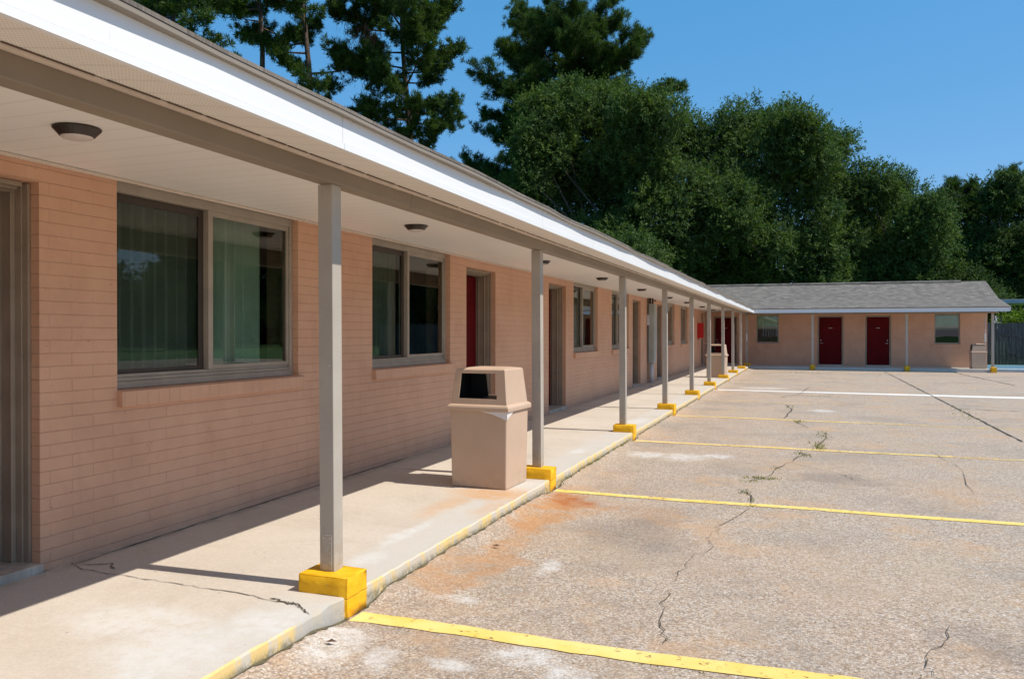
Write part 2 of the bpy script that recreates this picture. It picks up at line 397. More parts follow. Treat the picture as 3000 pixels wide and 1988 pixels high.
def mat_bin():
    m = NT('bin_plastic'); p = m.pos(); px, py, pz = xyz(m, p)
    n = m.noise(p, 3.5, 5, .65)
    c = m.mix(m.smooth(n, .3, .7), (.53,.38,.275), (.57,.41,.30))
    low = m.math('MULTIPLY', m.smooth(pz, .34, .12), m.smooth(m.noise(p, 12., 5, .75), .35, .65))
    c = m.mix(m.math('MULTIPLY', low, .35), c, (.36,.24,.15))
    st = m.smooth(m.noise(comb(m, m.math('MULTIPLY', px, 6.), m.math('MULTIPLY', py, 6.), m.math('MULTIPLY', pz, .6)), 2.4, 5, .7), .56, .70)
    c = m.mix(m.math('MULTIPLY', st, .10), c, (.36,.24,.16))
    scr = m.smooth(m.noise(p, 45., 3, .6), .68, .71)
    c = m.mix(m.math('MULTIPLY', scr, .35), c, (.70,.58,.48))
    return m.pbsdf(c, .48, m.bump(m.noise(p, 220., 2), .25, .002), spec=.35)
def mat_post():
    m = NT('post_paint'); p = m.pos(); px, py, pz = xyz(m, p)
    c = m.mix(m.smooth(m.noise(p, 2.5, 4), .3, .7), (.40,.355,.30), (.45,.405,.345))
    dn = m.smooth(m.noise(comb(m, px, py, m.math('MULTIPLY', pz, .25)), 24., 4, .7), .60, .72)
    c = m.mix(m.math('MULTIPLY', dn, .3), c, (.25,.20,.15))
    ch = m.smooth(m.noise(p, 32., 4, .65), .69, .71)
    c = m.mix(m.math('MULTIPLY', ch, .8), c, (.60,.57,.52))
    low = m.math('MULTIPLY', m.smooth(pz, .55, .22), m.smooth(m.noise(p, 20., 4, .7), .42, .62))
    c = m.mix(m.math('MULTIPLY', low, .4), c, (.28,.2,.13))
    return m.pbsdf(c, .5, m.bump(m.math('ADD', m.noise(p, 16., 4), m.noise(comb(m, px, py, m.math('MULTIPLY', pz, .1)), 5., 2)), .35, .006), spec=.35)
def mat_yellow():
    m = NT('block_yellow'); p = m.pos(); px, py, pz = xyz(m, p)
    n = m.noise(p, 11., 5, .7)
    c = m.mix(m.smooth(n, .35, .65), (.80,.40,.006), (.90,.49,.015))
    seam = m.smooth(m.math('ABSOLUTE', m.math('SUBTRACT', m.math('ADD', pz, m.math('MULTIPLY', m.noise(p, 9., 3), .02)), .118)), .005, .001)
    c = m.mix(m.math('MULTIPLY', seam, .45), c, (.45,.2,.01))
    chip = m.smooth(m.noise(p, 26., 4, .7), .685, .70)
    c = m.mix(m.math('MULTIPLY', chip, .8), c, (.55,.47,.36))
    low = m.math('MULTIPLY', m.smooth(pz, .05, .005), m.smooth(m.noise(p, 22., 4, .7), .38, .6))
    c = m.mix(m.math('MULTIPLY', low, .75), c, (.30,.20,.09))
    h = m.math('SUBTRACT', m.math('ADD', m.math('MULTIPLY', m.noise(p, 38., 5, .7), .8), m.noise(p, 9., 3)), m.math('MULTIPLY', seam, .8))
    return m.pbsdf(c, .6, m.bump(h, .6, .007), spec=.3)

M = dict(
    brick=mat_brick('painted_brick'), soldier=mat_brick('painted_brick_sill', True), lot=mat_lot(), slab=mat_slab(), kerb=mat_kerb(),
    line=mat_lines('line_yellow', (.82,.55,.13), (.88,.64,.24), (.58,.64)),
    linefade=mat_lines('line_yellow_worn', (.72,.50,.16), (.80,.60,.28), (.56,.62), (-1., 3., .18)),
    linefaint=mat_lines('line_yellow_ghost', (.66,.47,.22), (.74,.56,.32), (.46,.54), (-1.5, 2., .2)),
    linewhite=mat_lines('line_white', (.74,.69,.62), (.80,.76,.70), (.62,.72)),
    shingle=mat_shingle(), fascia=mat_white_fascia(),
    soffit=mat_ribbed('soffit_vinyl', (.85,.80,.73), 1, .17, .28, True),
    ceiling=mat_ribbed('ceiling_vinyl', (.89,.86,.82), 1, .17, .2),
    beam=simple('taupe_paint', (.255,.205,.155), .5, .1, 1.2, bump=.15, bscale=12.),
    post=mat_post(),
    trim=simple('tan_trim', (.68,.58,.49), .45, .06, 4.),
    frame=simple('window_frame_tan', (.37,.315,.255), .4, .08, 5.),
    doorframe=simple('door_frame_taupe', (.30,.235,.175), .45, .12, 3., bump=.1),
    darkframe=simple('bronze_sash', (.055,.042,.034), .4, .1, 5.),
    reddoor=simple('maroon_paint', (.105,.003,.005), .6, .12, 2., spec=.1, bump=.1, bscale=25.),
    yellow=mat_yellow(),
    drip=simple('drip_edge', (.26,.22,.175), .5, .06, 2.),
    black=simple('black_shade_liner', (.012,.012,.014), .5, .1, 5.),
    bin=mat_bin(),
    bag=simple('bag_plastic', (.72,.68,.66), .3, .05, 20.),
    metal=simple('nickel', (.62,.60,.57), .3, .05, 10., metal=.9),
    galv=simple('grey_enclosure', (.38,.40,.38), .45, .08, 3.),
    conduit=simple('conduit_grey', (.52,.53,.55), .45, .06, 6.),
    cable=simple('black_cable', (.02,.02,.02), .6, .05, 5.),
    bronze=simple('bronze_fixture', (.035,.026,.022), .4, .1, 8.),
    diffuser=simple('frosted_diffuser', (.62,.56,.53), .35, .04, 8.),
    redbox=simple('cabinet_red', (.46,.008,.008), .4, .05, 6.),
    whitebit=simple('white_plastic', (.74,.73,.71), .4, .04, 6.),
    glassL=mat_glass('glass_dark', (.46,.51,.48), 1.0, .0), glassR=mat_glass('glass_clear', (.78,.92,.85), 1.2, .02),
    curtain=simple('pale_blind', (.58,.62,.52), .8, .06, 3.), curtain2=simple('green_blind', (.46,.56,.44), .8, .06, 3.),
    interior=simple('room_paint', (.30,.27,.23), .9, .05, 1.),
    gap=simple('shadow_gap', (.12,.08,.055), .9, .1, 8.),
    crack=simple('crack_shadow', (.085,.065,.045), 1., .2, 10.), joint=simple('joint_filler', (.085,.07,.055), .95, .25, 6.),
    grime=simple('grime_soil', (.12,.10,.055), 1., .35, 14.),
    blue=simple('blue_paint', (.10,.20,.27), .6, .12, 3.), paleblue=simple('pale_blue_paint', (.36,.43,.46), .6, .1, 3.),
    boards=mat_boards(), carport=simple('metal_roof', (.42,.43,.46), .5, .08, 1.),
    pinebark=mat_bark('pine_bark', (.045,.032,.027), (.16,.115,.09)), oakbark=mat_bark('oak_bark', (.04,.034,.028), (.12,.10,.08)),
    oakleaf=mat_leaf('oak_leaf', [(.032,.068,.022),(.050,.092,.030),(.070,.118,.038),(.100,.148,.052)], .30),
    oakleaf2=mat_leaf('oak_leaf_dark', [(.018,.040,.014),(.032,.062,.020),(.048,.084,.028),(.075,.115,.04)], .25),
    pineleaf=mat_leaf('pine_needle', [(.020,.046,.012),(.032,.068,.016),(.050,.092,.022),(.078,.120,.034)], .28, .6),
    shrub=mat_leaf('shrub_leaf', [(.05,.09,.012),(.09,.15,.018),(.13,.19,.03)], .4),
    dead=simple('dead_needles', (.16,.085,.05), .9, .2, 3.),
    weed=mat_leaf('weed_blade', [(.09,.11,.03),(.17,.18,.06),(.28,.26,.12)], .4),
    deadleaf=simple('dry_leaf', (.13,.065,.035), .8, .3, 9.),
    grass=simple('lawn', (.055,.13,.018), .9, .35, .8, bump=.4, bscale=8.),
)

# ------------------------------------------------------------------ setting: ground
g = MB()
g.quad((-400,-400,-.012),(400,-400,-.012),(400,500,-.012),(-400,500,-.012)); tag(g.build('ground', M['grass']), kind='structure')
lot = MB(); lot.quad((-4.6,-12,0),(26,-12,0),(26,39.,0),(-4.6,39.,0))
lot_o = lot.build('parking_lot', M['lot']); tag(lot_o, kind='structure')

def strip(name, mat, y0a, y1a, y0b, y1b, x0, x1, z=.004, label=None, wob=.007, seed=1):
    r = random.Random(seed); b = MB(); n = max(8, int((x1-x0)/.12)); pr = None
    for i in range(n+1):
        t = i/n; x = x0 + (x1-x0)*t
        a = y0a + (y0b-y0a)*t + r.uniform(-wob, wob) + .012*math.sin(x*3.1+seed); c = y1a + (y1b-y1a)*t + r.uniform(-wob, wob) + .012*math.sin(x*3.1+seed)
        if pr: b.quad((pr[0],pr[1],z),(x,a,z),(x,c,z),(pr[0],pr[2],z))
        pr = (x, a, c)
    o = b.build(name, mat, lot_o)
    if label: o['label'] = label
    return o
strip('parking_line', M['line'], 3.64, 3.775, 3.705, 3.82, -2.235, 7.5, seed=1)
strip('parking_line', M['line'], 7.285, 7.395, 7.235, 7.34, -2.24, 7.5, seed=2)
strip('parking_line', M['linefade'], 11.10, 11.23, 10.78, 10.90, -2.24, 7.5, seed=3)
strip('parking_line', M['linefade'], 14.80, 14.93, 14.45, 14.57, -2.24, 4.5, seed=4)
strip('parking_line', M['linefaint'], 18.38, 18.51, 18.05, 18.18, -2.24, 3.2, seed=5)
strip('parking_line', M['linewhite'], 21.93, 22.22, 21.25, 22.0, -2.2, 7.8, seed=6, label='wide white painted stripe crossing the whole lot')
strip('parking_line', M['linefaint'], 25.72, 25.86, 25.4, 25.56, -2.24, 3., seed=7)
strip('parking_line', M['linefaint'], 29.38, 29.52, 29.2, 29.36, -2.24, 3.4, seed=8)

def ribbon(b, pts, w, z, seed=0, sub=4, rough=.03, m=0):
    r = random.Random(seed); P = []
    for (x0,y0),(x1,y1) in zip(pts, pts[1:]):
        for k in range(sub):
            t = k/sub; P.append((x0+(x1-x0)*t + (r.uniform(-rough,rough) if k else 0), y0+(y1-y0)*t + (r.uniform(-rough,rough) if k else 0)))
    P.append(pts[-1]); pr = None
    for i,(x,y) in enumerate(P):
        a = P[max(0,i-1)]; c = P[min(len(P)-1,i+1)]; dx, dy = c[0]-a[0], c[1]-a[1]; L = math.hypot(dx,dy) or 1
        ww = w*r.uniform(.25,1.1)*(.3 if i in (0,len(P)-1) else 1); nx, ny = -dy/L*ww/2, dx/L*ww/2
        cur = ((x-nx,y-ny,z),(x+nx,y+ny,z))
        if pr: b.quad(pr[0],cur[0],cur[1],pr[1],m)
        pr = cur
crackA = [(-0.41,17.95),(-0.25,16.87),(-0.37,14.92)]
crackB = [(-0.13,14.48),(0.04,13.58)]
crackC = [(0.26,13.01),(0.28,12.45),(0.15,11.49),(0.18,11.13)]
crackD = [(-0.05,10.82),(0,10.55),(-.22,9.77),(-.31,9.34),(-.36,8.85),(-.54,8.49)]
crackE = [(-.6,8.06),(-.51,7.85),(-.44,7.34)]
crackF = [(-.44,7.2),(-.62,6.45),(-.66,6.2),(-.65,5.97),(-.61,5.76),(-.73,5.28),(-.74,4.89)]
crackG = [(-.75,4.7),(-.72,4.4),(-.69,4.11),(-.64,3.98),(-.67,3.88)]
crackH = [(.7,4.64),(.62,4.32),(.53,4.12),(.53,3.93)]
b = MB()
for i,(c,w) in enumerate(((crackA,.022),(crackB,.02),(crackC,.022),(crackD,.012),(crackE,.012),(crackF,.005),(crackG,.007),(crackH,.006),([(-.56,19.8),(-.2,20.8),(.1,24.)],.025),([(1.5,11.5),(1.62,10.4),(1.5,8.6)],.007),([(2.1,9.),(1.9,7.9)],.008),([(-.2,9.9),(.4,9.2),(.5,8.9)],.006))):
    ribbon(b, c, w, .008, i)
b.build('crack', M['crack'], lot_o)
b = MB()
ribbon(b, [(2.92,34.9),(2.88,24.),(2.83,12.9)], .042, .008, 3, 60, .012)
ribbon(b, [(2.87,18.2),(3.96,17.95),(8.,17.3)], .05, .008, 4, 20, .015)
ribbon(b, [(5.38,34.9),(5.64,28.5),(5.7,27.)], .05, .008, 5, 20, .015)
ribbon(b, [(-1.9,32.6),(2.9,32.2),(7.4,32.)], .05, .008, 6, 30, .02)
b.build('joint', M['joint'], lot_o)
BY = [3.734, 7.34, 11.197, 14.819, 18.503, 22.005, 25.834, 29.456, 33.125]
def rise(y):
    k = 1.
    for q in BY:
        d = abs(y-(q+.0)); k = min(k, max(0., min(1., (d-.18)/.2)))
    return .048*k*(.9+.1*math.sin(y*5.3)) + .003
# soil and dirt gathered along the foot of the kerb
b = MB(); rg = random.Random(9); pr = None; y = 1.2
while y < 35.3:
    w = rg.uniform(.004,.026) if rg.random() > .25 else .002; h = rise(y)+.003
    cur = ((-2.275,y,h),(-2.262+w,y,h*.97))
    if pr: b.quad(pr[0],pr[1],cur[1],cur[0])
    pr = cur; y += .05
b.build('kerb_dirt', M['grime'], lot_o)

b = MB(); pr = None; y = -12.
while y < 35.5:
    h = rise(y); cur = [(-2.30,y,h),(-2.24,y,h*.92),(-2.17,y,h*.55),(-2.06,y,h*.18),(-1.93,y,-.003)]
    if pr:
        for i in range(4): b.quad(pr[i],pr[i+1],cur[i+1],cur[i])
    pr = cur; y += .05 if y > 0 and y < 14 else .2
b.build('kerb_fillet', M['lot'], lot_o, smooth=True)

# ------------------------------------------------------------------ walkways (real 12 cm step)
XE, ZS = -2.267, .117
b = MB(); r = random.Random(3)
ys = [-12.]; 
while ys[-1] < 35.3: ys.append(min(35.4, ys[-1] + (.09 if -1 < ys[-1] < 12 else .6)))
def ex(y):   # kerb edge with chips, broken away beside the first block
    d = r.uniform(-.006,.006)
    if 3.42 < y < 3.6: d -= .015
    return XE + d
pr = None
for y in ys:
    x = ex(y); ch = .008 + r.uniform(0,.006) + (.02*max(0,1-abs(y-3.42)/.09) if y < 3.55 else 0)
    cur = [(-4.5,y,ZS),(x-ch,y,ZS),(x,y,ZS-ch*.8),(x+.004,y,-.02)]
    if pr:
        b.quad(pr[0],pr[1],cur[1],cur[0],0); b.quad(pr[1],pr[2],cur[2],cur[1],1); b.quad(pr[2],pr[3],cur[3],cur[2],1)
    pr = cur
b.quad((-4.5,35.4,ZS),(XE-.01,35.4,ZS),(XE-.01,39,ZS),(-4.5,39,ZS))
tag(b.build('walkway', [M['slab'], M['kerb']]), kind='structure')
b = MB(); b.box(XE-.008, 6.75, 35.575, 38.6, -.02, ZS+.002); tag(b.build('walkway', [M['slab']], bevel=.01), kind='structure')
b = MB()
ribbon(b, [(-4.16,3.63),(-3.96,3.55),(-3.56,3.54),(-3.19,3.52),(-2.79,3.51),(-2.55,3.47),(-2.47,3.49),(-2.28,3.36)], .008, ZS+.004, 2, 8, .010)
ribbon(b, [(-2.62,3.50),(-2.5,3.47),(-2.42,3.47),(-2.30,3.38)], .014, ZS+.005, 5, 6, .012)
for i, y in enumerate((7.35,11.28,14.9,18.5,22.2,25.9,29.5,33.2)):
    ribbon(b, [(-4.15,y-.04),(-3.2,y-.02),(-2.29,y)], .014, ZS+.004, 20+i, 10, .003)
ribbon(b, [(-4.13,2.6),(-4.14,3.5)], .012, ZS+.004, 77, 10, .006)
ribbon(b, [(-4.10,3.60),(-4.15,5.2),(-4.155,8.)], .016, ZS+.004, 78, 20, .006)
ribbon(b, [(-4.05,3.62),(-3.9,3.7),(-3.8,3.62)], .012, ZS+.005, 79, 10, .012)
cj = b.build('walkway_joint', M['crack']); tag(cj, kind='structure')

# weeds in the cracks and along the kerb (uncountable): one object
rng = np.random.default_rng(5)
def blades(spots):
    V = []; 
    for (x, y, z, n, sp, hh) in spots:
        for _ in range(int(n*.6)):
            bx, by = x + rng.normal(0, sp[0]), y + rng.normal(0, sp[1]); a = rng.uniform(0, 2*PI); L = hh*.62*rng.uniform(.4,1.1); t = rng.uniform(.2,1.2); w = .004+.003*rng.random()
            dx, dy = math.cos(a), math.sin(a)
            V.append(((bx-dy*w,by+dx*w,z),(bx+dy*w,by-dx*w,z),(bx+dx*L*t*.6+dy*w*.6,by+dy*L*t*.6-dx*w*.6,z+L*.7),(bx+dx*L*t,by+dy*L*t,z+L*.8)))
    return V
spots = [(-.13,14.48,0,70,(.05,.12),.07),(.26,13.01,0,50,(.05,.12),.05),(.24,12.6,0,60,(.06,.2),.05),(.15,11.5,0,90,(.05,.2),.06),(.17,11.25,0,70,(.05,.14),.06),
         (0,10.55,0,60,(.06,.08),.05),(-.08,10.7,0,30,(.03,.1),.05),(-.3,9.4,0,30,(.06,.05),.03),(-.42,8.72,0,150,(.09,.035),.045),(-.52,8.5,0,60,(.06,.04),.03),(-.53,7.9,0,70,(.03,.07),.03),(-.45,7.5,0,40,(.015,.08),.025),(-.44,7.28,0,30,(.02,.03),.02),
         (2.75,16.4,0,150,(.12,.5),.05),(2.85,17.6,0,80,(.06,.5),.05),(.3,20.5,0,60,(.25,.15),.05),(-.3,17.4,0,50,(.06,.3),.05),
         (-.35,32.5,0,80,(.4,.1),.1),(-1.6,31.,0,30,(.2,.1),.08),(2.2,32.6,0,40,(.4,.1),.08),(.9,3.63,0,40,(.06,.02),.03),(.1,3.62,0,22,(.05,.01),.02),(.55,3.9,0,20,(.05,.02),.02)]
for k in range(90):
    y = rng.uniform(7.6, 11.) if k < 45 else rng.uniform(4., 30.)
    spots.append((-2.245, y, rise(y), 6 if k < 45 else 3, (.012,.04), .035 if k < 45 else .02))
for k in range(26): spots.append((rng.uniform(-2.1, 2.), [3.63, 7.27, 7.25, 11.1][k % 4]+rng.normal(0,.01), 0, 8, (.03,.006), .012))
b = MB()
for q in blades(spots): b.quad(*q)
tag(b.build('weeds', M['weed']), 'tufts of weeds and moss growing in the pavement cracks', 'weeds', kind='stuff')

# ------------------------------------------------------------------ the motel building
B0 = Vector((-4., 20., 0.))
motel = empty('motel_building', B0)
tag(motel, 'single storey L-shaped salmon brick motel with white fascia and covered walkway', 'building')
OFF = tuple(-B0)
def part(mb, name, mat, **kw): return mb.build(name, mat, motel, OFF, **kw)

XW, YW, XR, TH = -4.168, 37.45, 6.95, .33
def wall_mesh(axis, c, d, a0, a1, z0, z1, holes):
    """upright wall; axis 'x': face at x=c running along y, thickness towards d (sign)"""
    A = sorted({a0, a1, *[h[0] for h in holes], *[h[1] for h in holes]}); Z = sorted({z0, z1, *[h[2] for h in holes], *[h[3] for h in holes]})
    A = [a for a in A if a0 <= a <= a1]; Z = [z for z in Z if z0 <= z <= z1]
    def P(a, z, back): q = c + d*TH*back; return (q, a, z) if axis == 'x' else (a, q, z)
    def solid(i, j):
        if not (0 <= i < len(A)-1 and 0 <= j < len(Z)-1): return False
        am, zm = (A[i]+A[i+1])/2, (Z[j]+Z[j+1])/2
        return not any(h[0] < am < h[1] and h[2] < zm < h[3] for h in holes)
    b = MB()
    for i in range(len(A)-1):
        for j in range(len(Z)-1):
            if not solid(i, j): continue
            p = lambda a, z, k: P(A[i+a], Z[j+z], k)
            b.quad(p(0,0,0),p(1,0,0),p(1,1,0),p(0,1,0)); b.quad(p(1,0,1),p(0,0,1),p(0,1,1),p(1,1,1))
            if not solid(i-1,j): b.quad(p(0,0,1),p(0,0,0),p(0,1,0),p(0,1,1))
            if not solid(i+1,j): b.quad(p(1,0,0),p(1,0,1),p(1,1,1),p(1,1,0))
            if not solid(i,j-1): b.quad(p(0,0,0),p(0,0,1),p(1,0,1),p(1,0,0))
            if not solid(i,j+1): b.quad(p(0,1,0),p(0,1,1),p(1,1,1),p(1,1,0))
    return b
ZC = 2.50
NW = [(4.0,5.97),(7.25,9.17),(14.85,16.75),(18.07,19.95),(25.6,27.42),(28.89,30.65),(36.35,37.1)]
ND = [2.39,9.68,13.27,20.44,24.06,34.87]
holes = [(a, c, 1.13, ZC+.01) for a, c in NW] + [(a, a+1.05, ZS-.01, 2.37) for a in ND]
part(wall_mesh('x', XW, -1, -12., YW+TH, -.02, 2.55, holes), 'wall', M['brick'])
FW = [(-2.07,-1.12),(5.02,5.97)]
FD = [(-3.93,-2.90),(.48,1.525),(2.385,3.39)]
holes = [(a, c, 1.08, 2.335) for a, c in FW] + [(a, c, ZS-.01, 2.27) for a, c in FD]
part(wall_mesh('y', YW, 1, XW+.001, XR, -.02, 2.55, holes), 'wall', M['brick'])
b = MB(); b.box(XR-.2, XR-.002, YW+TH+.002, 44.1, -.02, 2.54); part(b, 'wall', M['brick'])
b = MB(); b.box(-11.0, -10.8, -12, 44.3, -.02, 2.54).box(-10.79, XR-.21, 44.12, 44.3, -.02, 2.54).box(-10.79, XW-TH-.01, -12, -11.8, -.02, 2.54); part(b, 'wall', M['brick'])
# gable end wall under the rake
b = MB(); b.poly([(XR-.01,35.6,2.56),(XR-.01,44.1,2.56),(XR-.01,41.7,3.0),(XR-.01,39.8,3.66),(XR-.01,37.4,2.84)]); b.poly([(XR-.2,35.6,2.56),(XR-.2,37.4,2.84),(XR-.2,39.8,3.66),(XR-.2,41.7,3.0),(XR-.2,44.1,2.56)]); part(b, 'gable', M['trim'])
# rooms behind the windows
b = MB(); b.quad((-10.78,-11.8,.10),(XW-TH-.003,-11.8,.10),(XW-TH-.003,44.,.10),(-10.78,44.,.10)); b.quad((XW-TH,37.8,.10),(6.7,37.8,.10),(6.7,44.,.10),(XW-TH,44.,.10))
b.quad((-10.78,-11.8,2.56),(-10.78,44.,2.56),(XW-TH,44.,2.56),(XW-TH,-11.8,2.56)); b.quad((XW-TH,YW+TH,2.56),(XW-TH,44.,2.56),(6.7,44.,2.56),(6.7,YW+TH,2.56))
b.box(-9.2,-9.1,-11.7,44,.11,2.54)
for y in (6.6, 12., 17.4, 22.8, 28.1, 33.6): b.box(-9.09, XW-TH-.01, y-.06, y+.06, .11, 2.54)
b.box(XW,6.6,41.,41.1,.11,2.54)
part(b, 'room_interior', M['interior'])

# roof ------------------------------------------------------------
XFc, YFc = -2.0, 35.17           # shingle edge lines
def zr(d): return 2.545 + (.185*d if d < 2.13 else .394 + .34*(d-2.13))
def lift(y):                      # the eave of the long wing rises slightly on its far half
    t = min(1, max(0, (y-14.)/8.)); u = min(1, max(0, (35.-y)/5.))
    return .042*(t*t*(3-2*t))*(u*u*(3-2*u))
rr = random.Random(11)
wav = {}
def wob(y):
    k = round(y*10)
    if k not in wav: wav[k] = .006*math.sin(y*1.7)+.0045*math.sin(y*4.1+1)+rr.uniform(-.0025,.0025) + (.006*math.sin(y*2.3) if y > 9 else 0)
    return wav[k]
D = [0., .18, .45, .9, 2.13, 4.63]
ys = [-12 + .4*i for i in range(int((35.17+12)/.4)+1)] + [35.17]
b = MB()
def npt(d, y):
    k = 0. if d == 0 else (1. if .1 < d < .5 else (.5 if d < 1 else 0))
    yy = y if y < 35.16 else YFc + d
    return (XFc - d + (wob(y) if d == 0 and y < 35 else 0), yy, zr(d) + (lift(y)*k if y < 35.16 else 0) + (wob(y+3)*.5 if d == 0 and y < 35 else 0))
for y0, y1 in zip(ys, ys[1:]):
    for d0, d1 in zip(D, D[1:]): b.quad(npt(d0,y0), npt(d0,y1), npt(d1,y1), npt(d1,y0))
    a, c = npt(0,y0), npt(0,y1); b.quad((a[0],a[1],a[2]-.016),(c[0],c[1],c[2]-.016),c,a)
XG = 7.31
for d0, d1 in zip(D, D[1:]):
    b.quad((XFc-d0,YFc+d0,zr(d0)),(XG,YFc+d0,zr(d0)),(XG,YFc+d1,zr(d1)),(XFc-d1,YFc+d1,zr(d1)))
b.quad((XFc,YFc,zr(0)-.016),(XG,YFc,zr(0)-.016),(XG,YFc,zr(0)),(XFc,YFc,zr(0)))
ZR = zr(4.63); XRd, YRd = XFc-4.63, YFc+4.63
b.quad((XRd,-12,ZR),(XRd,YRd,ZR),(XRd-4.63,YRd+4.63,2.545),(XRd-4.63,-12,2.545))
b.quad((XRd,YRd,ZR),(XG,YRd,ZR),(XG,YRd+4.63,2.545),(XRd-4.63,YRd+4.63,2.545))
roof = part(b, 'roof', M['shingle'])
# ridge vent and ridge caps
b = MB()
b.frustum([(XRd+.5,YRd-.17,ZR-.03),(6.35,YRd-.17,ZR-.03),(6.35,YRd+.17,ZR-.03),(XRd+.5,YRd+.17,ZR-.03)],[(XRd+.5,YRd-.13,ZR+.035),(6.35,YRd-.13,ZR+.035),(6.35,YRd,ZR+.055),(XRd+.5,YRd,ZR+.055)])
b.build('ridge_vent', M['shingle'], roof, (0,0,0))
# rake board of the gable end
b = MB()
for d0, d1 in zip(D, D[1:]):
    b.frustum([(XG-.022,YFc+d0,zr(d0)-.15),(XG-.002,YFc+d0,zr(d0)-.15),(XG-.002,YFc+d0,zr(d0)-.018),(XG-.022,YFc+d0,zr(d0)-.018)][::-1], [(XG-.022,YFc+d1,zr(d1)-.15),(XG-.002,YFc+d1,zr(d1)-.15),(XG-.002,YFc+d1,zr(d1)-.018),(XG-.022,YFc+d1,zr(d1)-.018)][::-1])
part(b, 'rake_board', M['fascia'])

# fascia (white board + folded lower lip), beige drip edge
XF, YF = -2.04, 35.2
b = MB()
b.box(XF-.02, XF, -12, YF-.001, 2.36, 2.523).box(XF, XF+.010, -12, YF+.009, 2.358, 2.386).box(XF+.0002, XF+.0006, -12, YF-.02, 2.387, 2.3905, 1)
part(b, 'fascia', [M['fascia'], M['gap']])
b = MB(); b.box(XF-.02, XG-.024, YF, YF+.02, 2.36, 2.523).box(XF+.011, XG-.024, YF-.010, YF-.0005, 2.358, 2.386); part(b, 'fascia', M['fascia'])
b = MB()
for y0, y1 in zip(ys, ys[1:]):
    y1 = min(y1, YF-.02)
    w0, w1 = wob(y0), (wob(y1) if y1 < 35 else 0)
    if y0 > 35: w0 = 0
    a = (XFc+w0-.003, y0, 2.524+wob(y0+3)*.5 if y0 < 35 else 2.524); c = (XFc+w1-.003, y1, 2.524+wob(y1+3)*.5 if y1 < 35 else 2.524)
    b.quad((XF-.01,y0,2.510),(XF-.01,y1,2.510),(c[0],c[1],c[2]-.014),(a[0],a[1],a[2]-.014))
    b.quad((a[0],a[1],a[2]-.014),(c[0],c[1],c[2]-.014),(c[0],c[1],c[2]+.004),(a[0],a[1],a[2]+.004))
    b.quad((a[0],a[1],a[2]+.004),(c[0],c[1],c[2]+.004),(XF-.02,y1,2.5285),(XF-.02,y0,2.5285))
b.box(XF+.03, XG-.03, YFc+.003, YF+.01, 2.512, 2.5275)
part(b, 'drip_edge', M['drip'])
# soffits
b = MB(); b.quad((-2.372,-12,2.408),(-2.372,YF+.4,2.408),(XF-.02,YF+.02,2.366),(XF-.02,-12,2.366)); b.quad((-2.372,YF+.4,2.408),(XG-.02,YF+.4,2.408),(XG-.02,YF+.02,2.366),(XF-.02,YF+.02,2.366))
part(b, 'soffit', M['soffit'])
b = MB(); rj = random.Random(4)
y = -12.
while y < 35.2:
    L = rj.uniform(.3,1.1); b.box(-2.3675, -2.349, y, min(35.3,y+L), 2.386-rj.uniform(0,.004), 2.4+rj.uniform(0,.003)); y += L
part(b, 'soffit_trim', M['trim'])
b = MB(); y = -12.
rj = random.Random(8)
while y < 35.2:
    L = rj.uniform(.15,.5); b.box(-2.3485, -2.339-rj.uniform(0,.004), y, y+L*.86, 2.3995, 2.4018+rj.uniform(0,.0015)); y += L
part(b, 'soffit_gap', M['gap'])
b = MB(); b.quad((-2.46,-12,ZC),(XW-TH+.01,-12,ZC),(XW-TH+.01,YW+.1,ZC),(-2.46,YW+.1,ZC)); b.quad((-2.46,YF+.4,ZC),(-2.46,YW+.1,ZC),(XG-.4,YW+.1,ZC),(XG-.4,YF+.4,ZC))
part(b, 'porch_ceiling', M['ceiling'])
b = MB(); b.box(XW+.001, XW+.022, -12, YW-.03, ZC-.022, ZC-.004)
for k in range(560): b.box(XW+.020, XW+.0245, -12+k*.17*.5+.0, -12+k*.17*.5+.012, ZC-.016, ZC-.0035) if -12+k*.085 < 37 else None
b.box(XW+.03, XR, YW-.022, YW-.001, ZC-.022, ZC-.004); part(b, 'ceiling_trim', M['trim'])
# beams
b = MB()
segs = [-12., 4.62, 11.9, 19.2, 26.6, 36.78]
for s0, s1 in zip(segs, segs[1:]):
    o = rj.uniform(-.002,.002); b.box(-2.47+o, -2.37+o, s0+.002, s1-.002, 2.302, 2.53)
part(b, 'beam', M['beam'], bevel=.004)
b = MB(); b.box(-2.366, 6.98, 35.66, 35.76, 2.302, 2.53); part(b, 'beam', M['beam'], bevel=.004)
b = MB(); b.box(6.98,7.29,35.22,35.8,2.37,2.40).box(6.96,7.285,35.8,44.,2.40,2.42); part(b, 'soffit', M['soffit'])

